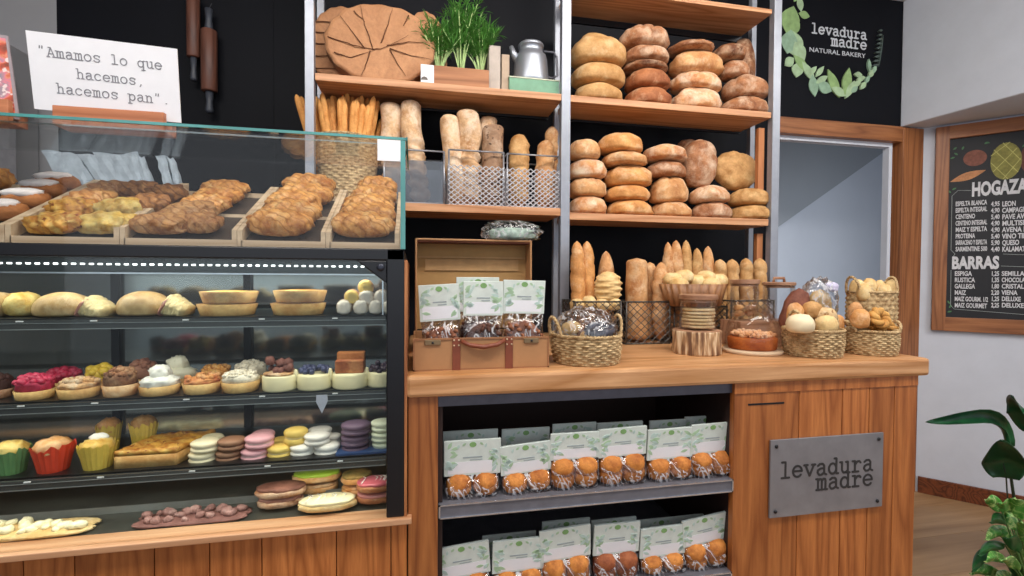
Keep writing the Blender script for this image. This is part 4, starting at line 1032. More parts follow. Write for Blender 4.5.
roll('bread_roll', 'crusty yellow roll on top at the middle of the right basket', 812, 318, 1.26, 18, 15, 'corn', GR, 4)
roll('bread_roll', 'seeded ring roll on top at the right of the basket', 824, 322, 1.245, 22, 13, crust('seeded_pale', 'd9b98a', 'b58b58', 'f0e2c8', .7, spots='9a7040'), GR, 5)
roll('bread_roll', 'small golden roll against the right handle of the front right basket', 838, 334, 1.28, 12, 17, 'orange', GR, 6)
cx, Yc, zt, w = c2
q = P(790, 316, 1.34)
o = MB().blob(.085, .06, .15, 12, .06, 3, 2.4, .6, lambda p, u, v: -.06*abs(math.sin(7*p.z+3*p.x))**6).build('dark_loaf', crust('dark_red_crust', '8a5440', '5a2f24', None), None, True, loc=(q.x+.012, 1.36, q.z-.055), rot=(0, .35, 0))
tag(o, 'dark reddish loaf in film standing behind the right basket', 'bread')
t = thing('wrapped_bread', 'pale loaf in shiny cellophane tied behind the front right basket', 'wrapped bread', (P(822, 300, 1.35).x, 1.36, P(822, 326, 1.35).z))
MB().blob(.12, .08, .16, 5, .13, 5, 2, .6, None, 40, 20).build('cellophane', MATS['crinkle_film'], t, True)
MB().blob(.085, .055, .115, 6, .05, 3).build('loaf', CR['pale'], t, True, loc=(0, 0, .005))
MB().blob(.05, .02, .03, 6, .2, 5).build('lilac_ribbon', plain('lilac_film', 'c5bfd8', .4), t, True, loc=(.025, -.02, .115))
GT = 'twisted dough rings in the end basket'
def ring(label, px, py, Y, R, r, rot, seed):
    q = P(px, py, Y); b = MB()
    for s in (0, PI):
        b.tube([((R+r*.45*math.cos(3.5*a*1+s))*math.cos(a), (R+r*.45*math.cos(3.5*a+s))*math.sin(a), r*.45*math.sin(3.5*a+s)) for a in [2*PI*i/64 for i in range(65)]], r*.75, 10, False)
    tag(b.build('dough_ring', crust('ring_crust', 'd9a85f', 'b47a36', None, bump=.5), None, True, loc=q, rot=rot), label, 'bread roll', GT)
ring('twisted golden ring facing front on top of the end basket', 880, 318, 1.22, .022, .0125, (1.15, 0, .1), 1)
ring('twisted golden ring lying behind the front one in the end basket', 872, 324, 1.27, .026, .012, (.5, .3, .8), 2)
ring('twisted golden ring at the right edge of the end basket', 889, 326, 1.265, .022, .0115, (.4, .6, 0), 3)
roll('bread_roll', 'plain golden roll at the left of the ring basket', 860, 328, 1.235, 18, 17, 'orange', GT, 31)
roll('bread_roll', 'smooth tan roll at the back left of the ring basket', 855, 322, 1.29, 14, 18, 'gold', GT, 32)
for i, (x, y, w_) in enumerate([(857, 297, 15), (869, 296, 15), (879, 298, 12), (891, 297, 14), (864, 301, 14), (884, 302, 14)]):
    roll('bread_roll', f'pale yellow bun in the tall back basket, {ORD[i]} of its six', x, y, 1.42-(.025 if i > 3 else -.012), w_, 16, 'pale', 'pale buns in the tall basket', 60+i)

# ------------------------------------------------------ jars, dome and bowl
M_jar = glass('jar_glass', (.98, .98, .98, 1), .02, .35)
M_wlid = wood('lid_wood', 'b98e70', '94694c', 'X', 1.5, .5, 3, .6)
Yj = 1.36
cx, _, zt, w = BX(671.5, 330, 721.5, 353, Yj)
t = thing('log_stand', 'round log slice stand with pale bark under the cookie jar', 'stand', (cx, Yj, ZW))
hs = zt-ZW; R = w/2*CF(cx, Yj)
t1 = NT('split_bark'); v = t1.tex(scale=(1, 1, .12)); n = t1.noise(v, 70, 3, .6)
t1.base(t1.ramp(n, [(.38, lin('6b4a33')), (.5, lin('b08a62')), (.62, lin('e3cfae'))])); t1.set(.8); t1.bump(n, .8, .004)
MB().lathe([(R*.98, 0), (R, .004), (R*.98, hs*.5), (R, hs-.004), (R*.99, hs)], 48, None, lambda a, z, i: R*.02*math.sin(23*a)).build('bark_side', t1.m, t, True)
MB().lathe([(R*.97, hs-.001), (R*.97, hs+.002)], 40).build('top_disc', M_wlid, t)
cx2, _, zt2, w2 = BX(679, 295, 717, 331, Yj); R2 = w2/2*CF(cx2, Yj); z0 = ZW+hs+.002; H = zt2-z0
def jar(label, cx, Y, z0, R, H, lidh=.014, handle=False, group='glass jars with wooden lids'):
    t = thing('glass_jar', label, 'jar', (cx, Y, z0), group=group)
    MB().lathe([(R*.0, .0), (R*.94, .0), (R, .006), (R, H-.004), (R*.97, H), (R*.94, H-.004), (R*.95, .008), (0, .006)], 36, cap=False).build('glass_body', M_jar, t, True)
    MB().lathe([(R*.93, H-.008), (R*.93, H), (R*1.04, H+.001), (R*1.04, H+lidh), (R*.98, H+lidh+.002)], 36).build('wooden_lid', M_wlid, t, bev=.001)
    if handle: MB().tube([(-.022, 0, H+lidh), (-.020, 0, H+lidh+.016), (.020, 0, H+lidh+.016), (.022, 0, H+lidh)], .005, 8).build('lid_handle', M_wlid, t, True)
    return t
jar('glass cookie jar with flat wooden lid on the log stand', cx2, Yj, z0, R2, H-.014)
C_ck = crust('cookie_pale', 'ecd8ac', 'd0b07a', None, .4)
rnd = random.Random(4)
for i in range(6):
    o = MB().lathe([(R2*.84, 0), (R2*.88, .003), (R2*.84, .0075), (R2*.4, .0085)], 26, None, lambda a, z, i: .0012*math.sin(9*a)).build('cookie', C_ck, None, True, loc=(cx2+rnd.uniform(-.003, .003), Yj+rnd.uniform(-.003, .003), z0+.007+i*.0105))
    tag(o, f'thin pale round cookie in the jar on the log, {ORD[i]} from the bottom', 'cookie', 'cookies stacked in the jar')
# cake dome
Yd = 1.34
cx, _, _, w = BX(721, 345, 783, 355, Yd); R = w/2*CF(cx, Yd)
t = thing('cake_dome', 'glass cake dome with knob on a pale round wooden board', 'cake dome', (cx, Yd, ZW))
MB().lathe([(R*.97, 0), (R, .004), (R, .009), (R*.97, .012)], 48).build('board', plain('pale_board', 'd0b595', .6), t, True)
zn = P(756, 307, Yd).z-ZW; Rg = R*.90
MB().lathe([(Rg, .013), (Rg*1.0, zn*.4), (Rg*.93, zn*.62), (Rg*.72, zn*.85), (Rg*.4, zn*.97), (.014, zn), (.010, zn+.012), (.011, zn+.028), (.018, zn+.038), (.019, zn+.052), (.010, zn+.062), (0, zn+.063)], 48, cap=False).build('glass_dome', M_jar, t, True)
o = thing('crumble_cake', 'round orange cake with crumbly pale topping under the glass dome', 'cake', (cx, Yd, ZW+.013))
MB().lathe([(Rg*.84, 0), (Rg*.88, .004), (Rg*.92, .034), (Rg*.84, .038)], 40).build('sponge', crust('orange_sponge', 'c26a2a', '9a4818', None), o, True)
b = MB(); rnd = random.Random(11)
for i in range(170):
    a = rnd.uniform(0, 2*PI); r = Rg*.82*math.sqrt(rnd.random()); s = rnd.uniform(.008, .015)
    b.blob(s, s, s*.8, i, .15, n=8, m=5, M=TM((r*math.cos(a), r*math.sin(a), .036+rnd.uniform(0, .010))))
b.build('crumble', crust('crumble', 'e0a878', 'c27f48', 'ecd0b4', .5), o, True)
# jars behind
cxa, _, zta, wa = BX(728, 280, 757, 312, 1.50)
jar('low glass jar of pastries with wooden lid behind the cake dome', cxa, 1.49, ZW+.10, wa/2*.8, zta-ZW-.10-.014)
cxb, _, ztb, wb_ = BX(757, 282, 788, 312, 1.50)
jar('glass jar with wooden lid and loop handle behind the cake dome', cxb, 1.47, ZW+.09, wb_/2*.8, ztb-ZW-.09-.012, .010, True)
o = tag(MB().box(cxa-.055, cxb+.055, 1.435, 1.545, 0, .087).build('jar_riser', M_wlid, None, loc=(0, 0, ZW+.001)), 'low wooden block under the two jars behind the cake dome', 'stand')
for i in range(6):
    a = i*PI/1.5; z = ZW+.103+.020*(i//3)
    tag(MB().blob(.032, .026, .02, i, .08).build('small_pastry', CR['orange'] if i % 2 else CR['brown'], None, True, loc=(cxa+.02*math.cos(a+i), 1.49+.02*math.sin(a+i), z)), f'small baked pastry in the low jar behind the dome, {ORD[i]} of six', 'pastry', 'pastries in the low glass jar')
# fluted wooden bowl with pale rolls
Yf = 1.55
cx, zb, zt, w = BX(663, 284, 729, 306, Yf)
b = MB(); n = 144; rings = []
for z, k in ((0, .80), (zt-zb, 1.0), (zt-zb, .95), (.006, .75)):
    rings.append([((w*.47*k+.0035*math.cos(24*a))*math.cos(a), (w*.47*k+.0035*math.cos(24*a))*math.sin(a)*.72, z) for a in [2*PI*j/n for j in range(n)]])
b.loft(rings)
o = b.build('fluted_bowl', wood('bowl_wood', 'a9794f', '7d5230', 'Z', 2, .5, 3, .8), None, True, loc=(cx, Yf+.02, zb)); tag(o, 'fluted wooden bowl of pale rolls standing on a dark wire crate', 'bowl')
for i, (x, y) in enumerate([(673, 286), (684, 283), (696, 288), (706, 284), (718, 287), (679, 291), (711, 291)]):
    roll('bread_roll', f'pale lumpy roll in the fluted wooden bowl, {ORD[i]} of seven', x, y, Yf+(.0 if i > 4 else .03), 17, 12, 'pale', 'pale rolls in the fluted bowl', 80+i)
# ------------------------------------------------ logo wreath on the black wall
Yl = CY-.002
M_logo = plain('logo_pale', 'c9cdd3', .7)
lg = [plain('leaf_print_a', '8fae72', .8, var=.2, scale=25), plain('leaf_print_b', 'a5bf98', .8, var=.2, scale=25), plain('leaf_print_c', '8fae93', .8, var=.2, scale=25), plain('leaf_print_d', '4c5a55', .8)]
t = thing('wall_logo', 'circular leaf wreath logo reading levadura madre NATURAL BAKERY painted on the black wall', 'logo', (0, Yl, 0))
def LP(px, py): q = P(px, py, Yl); return q.x, q.z
b = MB(); x0, z0 = LP(811, 33.5); x1, z1 = LP(866.5, 38.8); x2, z2 = LP(831, 46.2); x3, z3 = LP(866.5, 49)
strokes(b, 'levadura', (x1-x0)/(7*1.28+1.15), .0085, TM((x0, 0, (z0+z1)/2)), .001)
strokes(b, 'madre', (x3-x2)/(4*1.28+1.15), .0085, TM((x2, 0, (z2+z3)/2)), .001)
b.build('brand_lettering', M_logo, t)
x0, z0 = LP(809, 51.8); x1, z1 = LP(865.5, 57)
b = MB().text('NATURAL BAKERY', .036, TM((x0, 0, (z0+z1)/2-.002)), .0008)
wd = max(v.x for v in b.v)-x0
for v in b.v: v.x = x0+(v.x-x0)*(x1-x0)/wd
b.build('small_lettering', M_logo, t)
LN = [0]
def lf(px, py, L, W, ang, k):
    x, z = LP(px, py); s = 1/480*2.346*1.28
    L *= s; W *= s; a = math.radians(ang)
    pts = leafshape(x-L/2*math.cos(a), z-L/2*math.sin(a), L, W/2*1.0, a, 8)
    LN[0] += 1; MB().prism(pts, .001+.00035*LN[0], TM((0, 0, 0))).build('leaf', lg[k], t)
for a in [(797, -4, 13, 7, 60, 0), (800, 4, 14, 7, 100, 1), (804, 15, 12, 7, -10, 0), (790, 20, 26, 20, 75, 0), (793, 26, 20, 14, 60, 0), (794, 44, 26, 19, -70, 1), (789, 42, 22, 17, -100, 2), (799, 52, 20, 14, -60, 1), (789, 62, 12, 9, 40, 1),
          (797, 70, 14, 12, -100, 1), (801, 64, 22, 8, -40, 0), (808, 72, 22, 8, -50, 1), (813, 86, 20, 10, -80, 2), (812, 71, 12, 5, 45, 1), (819, 72, 14, 5, 50, 1), (821, 80, 15, 6, 30, 1), (824, 88, 16, 11, -20, 2), (833, 84, 28, 10, -62, 0), (838, 92, 18, 8, -20, 1),
          (846, 82, 26, 10, 80, 0), (849, 90, 20, 7, 60, 1), (857, 75, 9, 5, 0, 1), (860, 79, 10, 5, 20, 1), (856, 84, 10, 5, 30, 1), (853, 90, 10, 5, 40, 2), (862, 86, 10, 5, 50, 1), (868, 66, 12, 4, 95, 2), (870, 74, 10, 5, 60, 1), (866, 80, 9, 4, 60, 2), (873, 70, 9, 4, 70, 2)]:
    lf(*a)
for i in range(9): lf(874+i*.7-(.0 if i < 6 else (i-5)*.3), 66-i*4.3, 8-i*.45, 2.0, 12, 3)
lf(879, 52, 30, 1.2, 82, 3)

# ------------------------------------------------------------- menu board
sL, sR = PW(933.5, 230, .02)[0], PW(933.5, 230, .02)[0]+.86
zB, zT = .985, 2.172
t = thing('menu_board', 'black chalkboard menu in a brown wooden frame headed HOGAZAS and BARRAS', 'menu board', WC+wn*.004+wdir*sL, (0, 0, WROT))
FWd = .062; W = sR-sL
for z_, z__ in ((zT-.075, zT), (zB, zB+.08)): MB().box(0, W, -.028, 0, z_, z__).build('frame_rail', M_frameX, t, bev=.003)
for x_ in (0, W-FWd): MB().box(x_, x_+FWd, -.0285, 0, zB, zT).build('frame_stile', M_frame, t, bev=.003)
MB().box(FWd, W-FWd, -.010, 0, zB+.08, zT-.075).build('board', plain('chalkboard', '191a1f', .6, var=.2, scale=8), t)
def PL(px, py):                                   # pixel -> local x, z on the board face
    s, z = PW(px, py, .014); return s-sL, z
M_ch = plain('chalk_white', 'd9d9dc', .8)
b = MB(); by = -.0105
def line(txt, px, py0, py1, pxr=None, xs=None):
    x, z = PL(px, py1); z2 = PL(px, py0)[1]; size = (z2-z)/.70
    k = MB().text(txt, size, TM((x, by, z)), .0008)
    wd = max(v.x for v in k.v)-x
    f = (PL(pxr, py1)[0]-x)/wd if pxr else xs
    for v in k.v: v.x = x+(v.x-x)*f
    b.v, o = b.v+k.v, len(b.v); b.f += [tuple(i+o for i in f_) for f_ in k.f]
b2_ = MB(); b_keep = b; b = b2_; BOLD[0] = .045
line('HOGAZAS', 971.5, 183, 196, 1033)
b2_.build('heading', M_ch, t); b2_ = MB(); b = b2_
line('BARRAS', 951.5, 257, 268.5, 999)
b2_.build('heading', M_ch, t); b = b_keep; BOLD[0] = .028
rowsL = ['ESPELTA BLANCA', 'ESPELTA INTEGRAL', 'CENTENO', 'CENTENO INTEGRAL', 'MAIZ Y ESPELTA', 'PROTEINA', 'SARRACENO Y ESPELTA', 'SARMENTINE 500']
prices = ['4,95', '4,90', '5,40', '4,90', '4,90', '5,40', '5,90', '4,40']
rowsR = ['LEON', 'CAMPAGNE', 'PAVE AVENA', 'MULTISEMILLAS', 'AVENA MIEL', 'VINO TINTO', 'QUESO', 'KALAMATA']
for i in range(8):
    y = 204 + i*6.45
    line(rowsL[i], 955.5, y-2.2, y+2.2, 987 if len(rowsL[i]) > 9 else 975)
    line(prices[i], 991, y-2.2, y+2.2, 999.5)
    line(rowsR[i], 1002, y-2.4, y+2.4, 1002+3.4*len(rowsR[i]))
rl2 = ['ESPIGA', 'RUSTICA', 'GALLEGA', 'MAIZ', 'MAIZ GOURM. 1/2', 'MAIZ GOURMET']
pr2 = ['1,25', '1,35', '1,80', '2,20', '1,25', '2,25']
rr2 = ['SEMILLAS', 'CHOCOLATE', 'CRISTAL', 'VIENA', 'DELUXE', 'DELUXE 1/2']
for i in range(6):
    y = 273.5 + i*6.3
    line(rl2[i], 954.5, y-2.2, y+2.2, {6: 972, 7: 975, 4: 966, 15: 988, 12: 987}[len(rl2[i])])
    line(pr2[i], 991, y-2.2, y+2.2, 999)
    line(rr2[i], 1001.5, y-2.2, y+2.2, 1001.5+3.2*len(rr2[i]))
b.build('chalk_lettering', M_ch, t)
def pipe(pts, r=.0012):
    return MB().tube([(PL(x, y)[0], by, PL(x, y)[1]) for x, y in pts], r, 5)
M_line = plain('chalk_line', 'a9b0ae', .8)
for k, pts in enumerate([[(971, 190.5), (958, 190.5), (952, 196), (951, 250), (955, 254)], [(955, 254), (953, 257)], [(1003, 254), (1030, 255)], [(951, 270), (950.5, 305), (954, 309), (1030, 315)], [(1001, 266), (1030, 267)]]):
    pipe(pts).build('border_line', M_line, t)
# chalk drawings
def ell(px, py, rx, ry, col, name, dz=.001):
    x, z = PL(px, py); ax = PL(px+rx, py)[0]-x; az = z-PL(px, py+ry)[1]
    MB().prism([(x+ax*math.cos(k*PI/14), z+az*math.sin(k*PI/14)) for k in range(28)], dz, TM((0, -.010, 0))).build(name, plain('chalk_'+col, col, .8, var=.25, scale=60), t)
ell(1006, 161, 16, 18.5, '8f8b4c', 'drawn_round_loaf', .0012)
for pts in ([(994, 150), (1018, 172)], [(1003, 143), (1021, 160)], [(991, 163), (1008, 179)], [(1017, 148), (993, 172)], [(1010, 142), (991, 156)], [(1021, 158), (1003, 179)]):
    pipe(pts, .0022).build('drawn_score', plain('chalk_yellow', 'c9c47a', .8), t)
ell(975, 158, 12, 8, '8a5a4c', 'drawn_brown_loaf', .001)
ell(1032, 158, 12, 16, '6a4038', 'drawn_dark_loaf', .001)
x, z = PL(950, 182); x2, z2 = PL(986, 170); aa = math.atan2(z2-z, x2-x); L_ = math.hypot(x2-x, z2-z)
MB().prism(leafshape(x, z, L_, .022, aa, 8), .0018, TM((0, -.010, 0))).build('drawn_baguette', plain('chalk_tan', 'c98e62', .8, var=.2, scale=50), t)
for i, (px, py, a) in enumerate([(953, 150, 40), (958, 155, 140), (962, 150, 70), (955, 157, 200), (984, 144, 20), (990, 143, 160), (1022, 147, 40), (952, 190, 30), (951, 193, 130), (949, 308, 60), (952, 311, 200), (950, 304, 120)]):
    x, z = PL(px, py)
    MB().prism(leafshape(x, z, .022, .005, math.radians(a), 5), .001, TM((0, -.010, 0))).build('drawn_leaf', plain('chalk_green', '4e7a52', .8), t)

# ----------------------------------------------------------------- plants
M_big = None
def leaf_mat(name, a, b, var=None):
    t = NT(name); v = t.tex(); n = t.noise(v, 14, 4, .6); c = t.ramp(n, [(.35, lin(a)), (.65, lin(b))])
    if var:
        n2 = t.noise(v, 26, 4, .7, 1.2); m = t.ramp(n2, [(.5, (0, 0, 0, 1)), (.58, (1, 1, 1, 1))]); c = t.mix(m, c, lin(var))
    t.base(c); t.set(.3, 0, .5); return t.m
M_big = leaf_mat('deep_green_leaf', '123d24', '1f5a33'); M_stem = plain('dark_stem', '24331f', .5)
M_var = leaf_mat('variegated_leaf', '3f8a3a', '69b24c', 'c4dc8e'); M_dkl = leaf_mat('dark_leaf', '1a4a2a', '2d6b35')
def leaf(parent, name, pts, W, mat, side, curl=.3, n=9, tipk=1.0, base=.1):
    """pts: midrib points, W half width, side: unit vector across the blade"""
    pts = [Vector(p) for p in pts]; k = 14; cur = []
    m = len(pts)-1
    def at_(s):
        s = min(.9999, s)*m; i = int(s); f = s-i
        p0_, p1_, p2_, p3_ = pts[max(i-1, 0)], pts[i], pts[i+1], pts[min(i+2, m)]
        return .5*((2*p1_)+(-p0_+p2_)*f+(2*p0_-5*p1_+4*p2_-p3_)*f*f+(-p0_+3*p1_-3*p2_+p3_)*f**3)
    vs, fs = [], []
    side = Vector(side).normalized()
    for i in range(k+1):
        s = i/k; c = at_(s); t_ = (at_(min(1, s+.02))-at_(max(0, s-.02))).normalized()
        sd = (side - t_*side.dot(t_)).normalized(); up_ = sd.cross(t_)
        w = W*max(.02, (math.sin(PI*min(1, (s*(1-base)+base))**.8))**.75)
        for j in range(n):
            u = -1+2*j/(n-1)
            vs.append(c + sd*w*u*math.cos(curl*abs(u)) + up_*w*abs(u)*math.sin(curl*abs(u)) + up_*.004*math.sin(8*s+3*u))
    for i in range(k):
        for j in range(n-1): a = i*n+j; fs.append((a, a+1, a+n+1, a+n))
    b = MB(); b.add(vs, fs); o = b.build(name, mat, parent, True, solid=.0012); return o
D1 = 2.05
def K(px, py, D=D1): return PD(px, py, D)
base = K(1050, 620); pot0 = Vector((base.x, base.y, 0))
t = thing('large_leaf_plant', 'tall potted plant with large dark green paddle leaves by the white wall', 'plant', pot0)
def Lc(p): return p - pot0
MB().lathe([(.085, 0), (.11, .16), (.115, .165), (.10, .165), (.09, .13)], 32).build('pot', plain('pot_terracotta', '8a5f45', .7), t, True)
MB().lathe([(.09, .128), (.09, .14)], 24).build('soil', MATS['soil'], t)
top = Vector((0, 0, .14))
view = (K(1000, 450)-CP).normalized(); upv = Vector((0, 0, 1)); lat = view.cross(upv).normalized()
def stem(pts, r=.006): MB().tube([top]+[Lc(p) for p in pts], [r*1.3]+[r*(1-.4*i/len(pts)) for i in range(len(pts))], 8).build('stem', M_stem, t, True)
stem([K(1017, 520), K(1010, 470), K(1004, 440)])
stem([K(1009, 520), K(1006, 475), K(1003, 462)], .003)
stem([K(1026, 500), K(1030, 440), K(1032, 425)])
leaf(t, 'leaf', [Lc(K(1007, 447)), Lc(K(1000, 428)), Lc(K(985, 417, 2.0)), Lc(K(960, 418, 1.98)), Lc(K(940, 421, 1.97)), Lc(K(926, 422, 1.97))], .045, M_big, upv+view*.5, .9, tipk=.3)
leaf(t, 'leaf', [Lc(K(1006, 478)), Lc(K(1003, 462)), Lc(K(1004, 450, 1.98)), Lc(K(1002, 440, 1.93))], .072, M_big, lat+upv*.15, .35)
leaf(t, 'leaf', [Lc(K(1034, 432)), Lc(K(1026, 415)), Lc(K(1019, 405)), Lc(K(1012, 396, 2.0))], .06, M_big, lat*.6-upv*.7, .3)
leaf(t, 'leaf', [Lc(K(1034, 432)), Lc(K(1045, 400)), Lc(K(1060, 380)), Lc(K(1085, 370))], .08, M_big, lat*.2+view, .3)
leaf(t, 'leaf', [Lc(K(1026, 500)), Lc(K(1050, 470)), Lc(K(1075, 460)), Lc(K(1100, 470))], .08, M_big, view, .3)
D2 = 1.82
base = PD(1030, 560, D2); pot2 = Vector((base.x, base.y, 0))
t = thing('variegated_plant', 'bushy plant with bright variegated green leaves in the lower right corner', 'plant', pot2)
MB().lathe([(.07, 0), (.09, .10), (.095, .105), (.08, .105), (.075, .085)], 32).build('pot', plain('pot_grey', '7c7872', .7), t, True)
MB().lathe([(.075, .083), (.075, .09)], 24).build('soil', MATS['soil'], t)
rnd = random.Random(21)
spots = [(1002, 512, 985, 500, 0), (1010, 530, 985, 540, 0), (1005, 545, 978, 556, 1), (995, 548, 972, 572, 1), (1012, 515, 1000, 503, 0), (1015, 530, 1003, 512, 0), (1006, 560, 985, 562, 0), (1000, 575, 970, 574, 0), (1018, 552, 1006, 538, 1),
         (1010, 522, 990, 523, 1), (1018, 570, 1000, 560, 0), (1005, 585, 978, 588, 0), (1020, 520, 1015, 498, 0), (1026, 545, 1022, 522, 0), (1022, 580, 1010, 566, 1), (1012, 575, 995, 585, 0), (1035, 560, 1040, 530, 0), (1040, 580, 1062, 565, 0), (1035, 540, 1055, 525, 0), (1014, 545, 995, 532, 0), (1020, 562, 1010, 545, 0)]
for i, (x0, y0, x1, y1, k) in enumerate(spots):
    dA, dB = D2+rnd.uniform(-.06, .06), D2+rnd.uniform(-.16, .0)
    a, c = PD(x0, y0, dA)-pot2, PD(x1, y1, dB)-pot2; mid = (a+c)/2+Vector((0, 0, .015))
    MB().tube([Vector((0, 0, .088)), (a*.5+Vector((0, 0, .06))), a], .0025, 6).build('stem', plain('light_stem', '5a7d3c', .6), t, True)
    sd = (c-a).cross(view).normalized()*1.0 + Vector((rnd.uniform(-.3, .3), rnd.uniform(-.3, .3), rnd.uniform(-.2, .2)))
    leaf(t, 'leaf', [a, mid, c], rnd.uniform(.017, .026), M_dkl if k else M_var, sd, .35, base=.02)
# ------------------------------------------------------- trays on the case
SLOPE = .50; ANG = math.atan(SLOPE)
def zf(Y): return 1.352 + SLOPE*(Y-1.165)
def PS(px, py):
    d = ray(px, py); t = (1.352-SLOPE*1.165-CAMZ)/(d.z-SLOPE*d.y); return CP+d*t
M_slate = plain('dark_liner', '4a3d33', .7)
ex = [-1.48, P(3, 245, 1.155).x, P(118, 245, 1.155).x, P(236, 245, 1.155).x, P(325, 245, 1.155).x, -.034]
for i in range(5):
    x0, x1 = ex[i]+.0015, ex[i+1]-.0015; Ya, Yb = 1.158, 1.455
    t = thing('pastry_tray', 'pale wooden pastry tray on top of the case, ' + ['leftmost, with sugared buns', 'second from left, with cheese slices', 'middle, with grilled flat pastries', 'fourth, with pale braided pastries', 'rightmost, against the glass side'][i], 'tray', (x0, Ya, 1.3455), group='wooden pastry trays')
    w = x1-x0; dY = Yb-Ya
    def sl(mb, xa, xb, h0, h1, ya=0, yb=dY):
        z = lambda y: SLOPE*(y)
        mb.add([(xa, ya, z(ya)+h0), (xb, ya, z(ya)+h0), (xb, yb, z(yb)+h0), (xa, yb, z(yb)+h0), (xa, ya, z(ya)+h1), (xb, ya, z(ya)+h1), (xb, yb, z(yb)+h1), (xa, yb, z(yb)+h1)], [(0, 3, 2, 1), (4, 5, 6, 7), (0, 1, 5, 4), (1, 2, 6, 5), (2, 3, 7, 6), (3, 0, 4, 7)])
        return mb
    sl(MB(), .008, w-.008, 0, .005, .008).build('floor_panel', M_slate, t)
    for xa in (0, w-.008):
        sl(MB(), xa, xa+.010, -.0, .036).build('side_wall', M_pale, t)
    MB().box(.008, w-.008, 0, .008, 0, .014).build('front_lip', M_pale, t)
    MB().box(.008, w-.008, .150, .157, .075, .088).build('cross_bar', M_pale, t)
    MB().box(0, w, dY-.006, dY, 0, SLOPE*dY+.015).build('rear_wall', M_pale, t)
C_puff = crust('puff_gold', 'e6a95e', 'a8662c', 'efcd94', .35, 1.5, .45, .9, bands=22)
C_puff2 = crust('puff_tan', 'cf9c62', '8f5c34', 'dcb98c', .4, 1.5, .6, .9, bands=24)
C_chee = crust('cheese_gold', 'e0a94e', 'ad6c2c', 'efd682', .4, 1.4, .5, .8, bands=16, spots='8a4a24')
C_chee2 = crust('cheese_yellow', 'e6c05c', 'b98234', 'f0e09a', .7, 1.4, .5, .8)
C_brn = crust('ham_brown', 'b07a44', '6a3d1e', 'd0a468', .3, 1.5, .6, .9, bands=20)
C_bun = crust('bun_brown', 'bd7a45', '8a4f28', None, .4)
M_sugar = plain('icing_sugar', 'ece4e0', .9, var=.04, bump=.4)
def braid(w, d, h, seed, n=72, m=20, kind='braid'):
    b = MB(); rnd = random.Random(seed); ph = rnd.uniform(0, 3)
    def f(p, u, v):
        if v < -.2: return 0
        if kind == 'braid': return .26*abs(math.sin(6*p.x + 2.2*abs(p.y) + ph))**.7 - .13 + .05*noise.noise(p*6+Vector((seed, 0, 0)))
        if kind == 'flat': return .24*abs(math.sin(5*p.x+3*p.y+ph))*abs(math.sin(4*p.y-p.x))-.08 + .08*noise.noise(p*5+Vector((seed, 0, 0)))
        return 0
    return b.blob(w, d, h, seed, .06, 3.2, 3.0, .5, f, n, m)
def on_tray(lab, px, py, wpx, d, h, mat, seed, grp, kind='braid', name='puff_pastry', rot=0, lift=.0):
    q = PS(px, py); w = (P(px+wpx/2, py, q.y).x-P(px-wpx/2, py, q.y).x)*.95
    b = braid(w, d, h, seed, kind=kind)
    return tag(b.build(name, mat, None, True, loc=(q.x, q.y, q.z+.004+lift), rot=(ANG*.8, 0, rot)), lab, 'pastry', grp)
# sugared buns
G = 'sugared buns in the left tray'
for i, (px, py, w_) in enumerate([(60, 189, 44), (46, 197, 46), (30, 207, 50), (8, 219, 46)]):
    q = PS(px, py+3); w = (P(px+w_/2, py, q.y).x-P(px-w_/2, py, q.y).x)*.95
    t = thing('sugared_bun', 'long bun dusted with white icing sugar in the left tray, ' + ['farthest back', 'second from back', 'third from back', 'nearest the glass'][i], 'pastry', (q.x, q.y, q.z+.004), (ANG*.6, 0, -.1), G)
    MB().blob(w, .062, .042, i, .06, 3, 2.4, .5).build('bun', C_bun, t, True)
    MB().blob(w*.84, .046, .018, i+9, .08, 4, 2.4, .3).build('icing_sugar', M_sugar, t, True, loc=(-.004, -.004, .029))
on_tray('small orange baked piece at the far left edge behind the sugared buns', 2, 190, 22, .06, .05, C_puff, 3, None, 'flat')
G = 'cheese and ham slices in the second tray'
for i, (px, py, w_, m) in enumerate([(140, 200, 46, C_brn), (168, 203, 44, C_brn), (150, 213, 48, C_brn), (112, 199, 44, C_puff2), (94, 208, 50, C_puff), (124, 217, 56, C_chee2), (76, 217, 52, C_chee), (108, 232, 66, C_chee2), (60, 232, 64, C_chee)]):
    on_tray('flat baked ham and cheese pastry in the second tray, ' + ['rear middle', 'rear right corner', 'right side behind the yellow one', 'rear left', 'left, second row from back', 'yellow one at right centre', 'left, second row from front', 'bright yellow at front right', 'speckled one at front left'][i], px, py+2, w_*.95, .07, .042, m, 20+i, G, 'flat', lift=.006*(8-i)/8, rot=-.25)
G = 'grilled flat pastries in the third tray'
for i, (px, py, w_, m) in enumerate([(226, 197, 50, C_puff), (220, 205, 50, C_puff), (208, 213, 52, C_puff), (196, 220, 54, C_puff2), (184, 227, 56, C_puff2), (204, 233, 40, C_puff2), (165, 234, 66, C_puff2)]):
    on_tray('scored flat puff pastry in the third tray, ' + ['farthest back', 'second from back', 'third from back', 'centre of the pile', 'third from the front', 'at the front right', 'at the front left'][i], px, py+2, w_*.92, .065, .042, m, 40+i, G, 'braid', rot=-.12, lift=.004)
G = 'braided pastries in the fourth tray'
for i, (px, py, w_) in enumerate([(310, 196, 52), (306, 206, 56), (297, 215, 58), (292, 225, 60), (281, 236, 66)]):
    on_tray('plump braided puff pastry in the fourth tray, ' + ['farthest back', 'second from back', 'third from back', 'second from front', 'nearest the glass'][i], px, py, w_*.92, .075, .058, C_puff, 60+i, G)
G = 'braided pastries in the fifth tray'
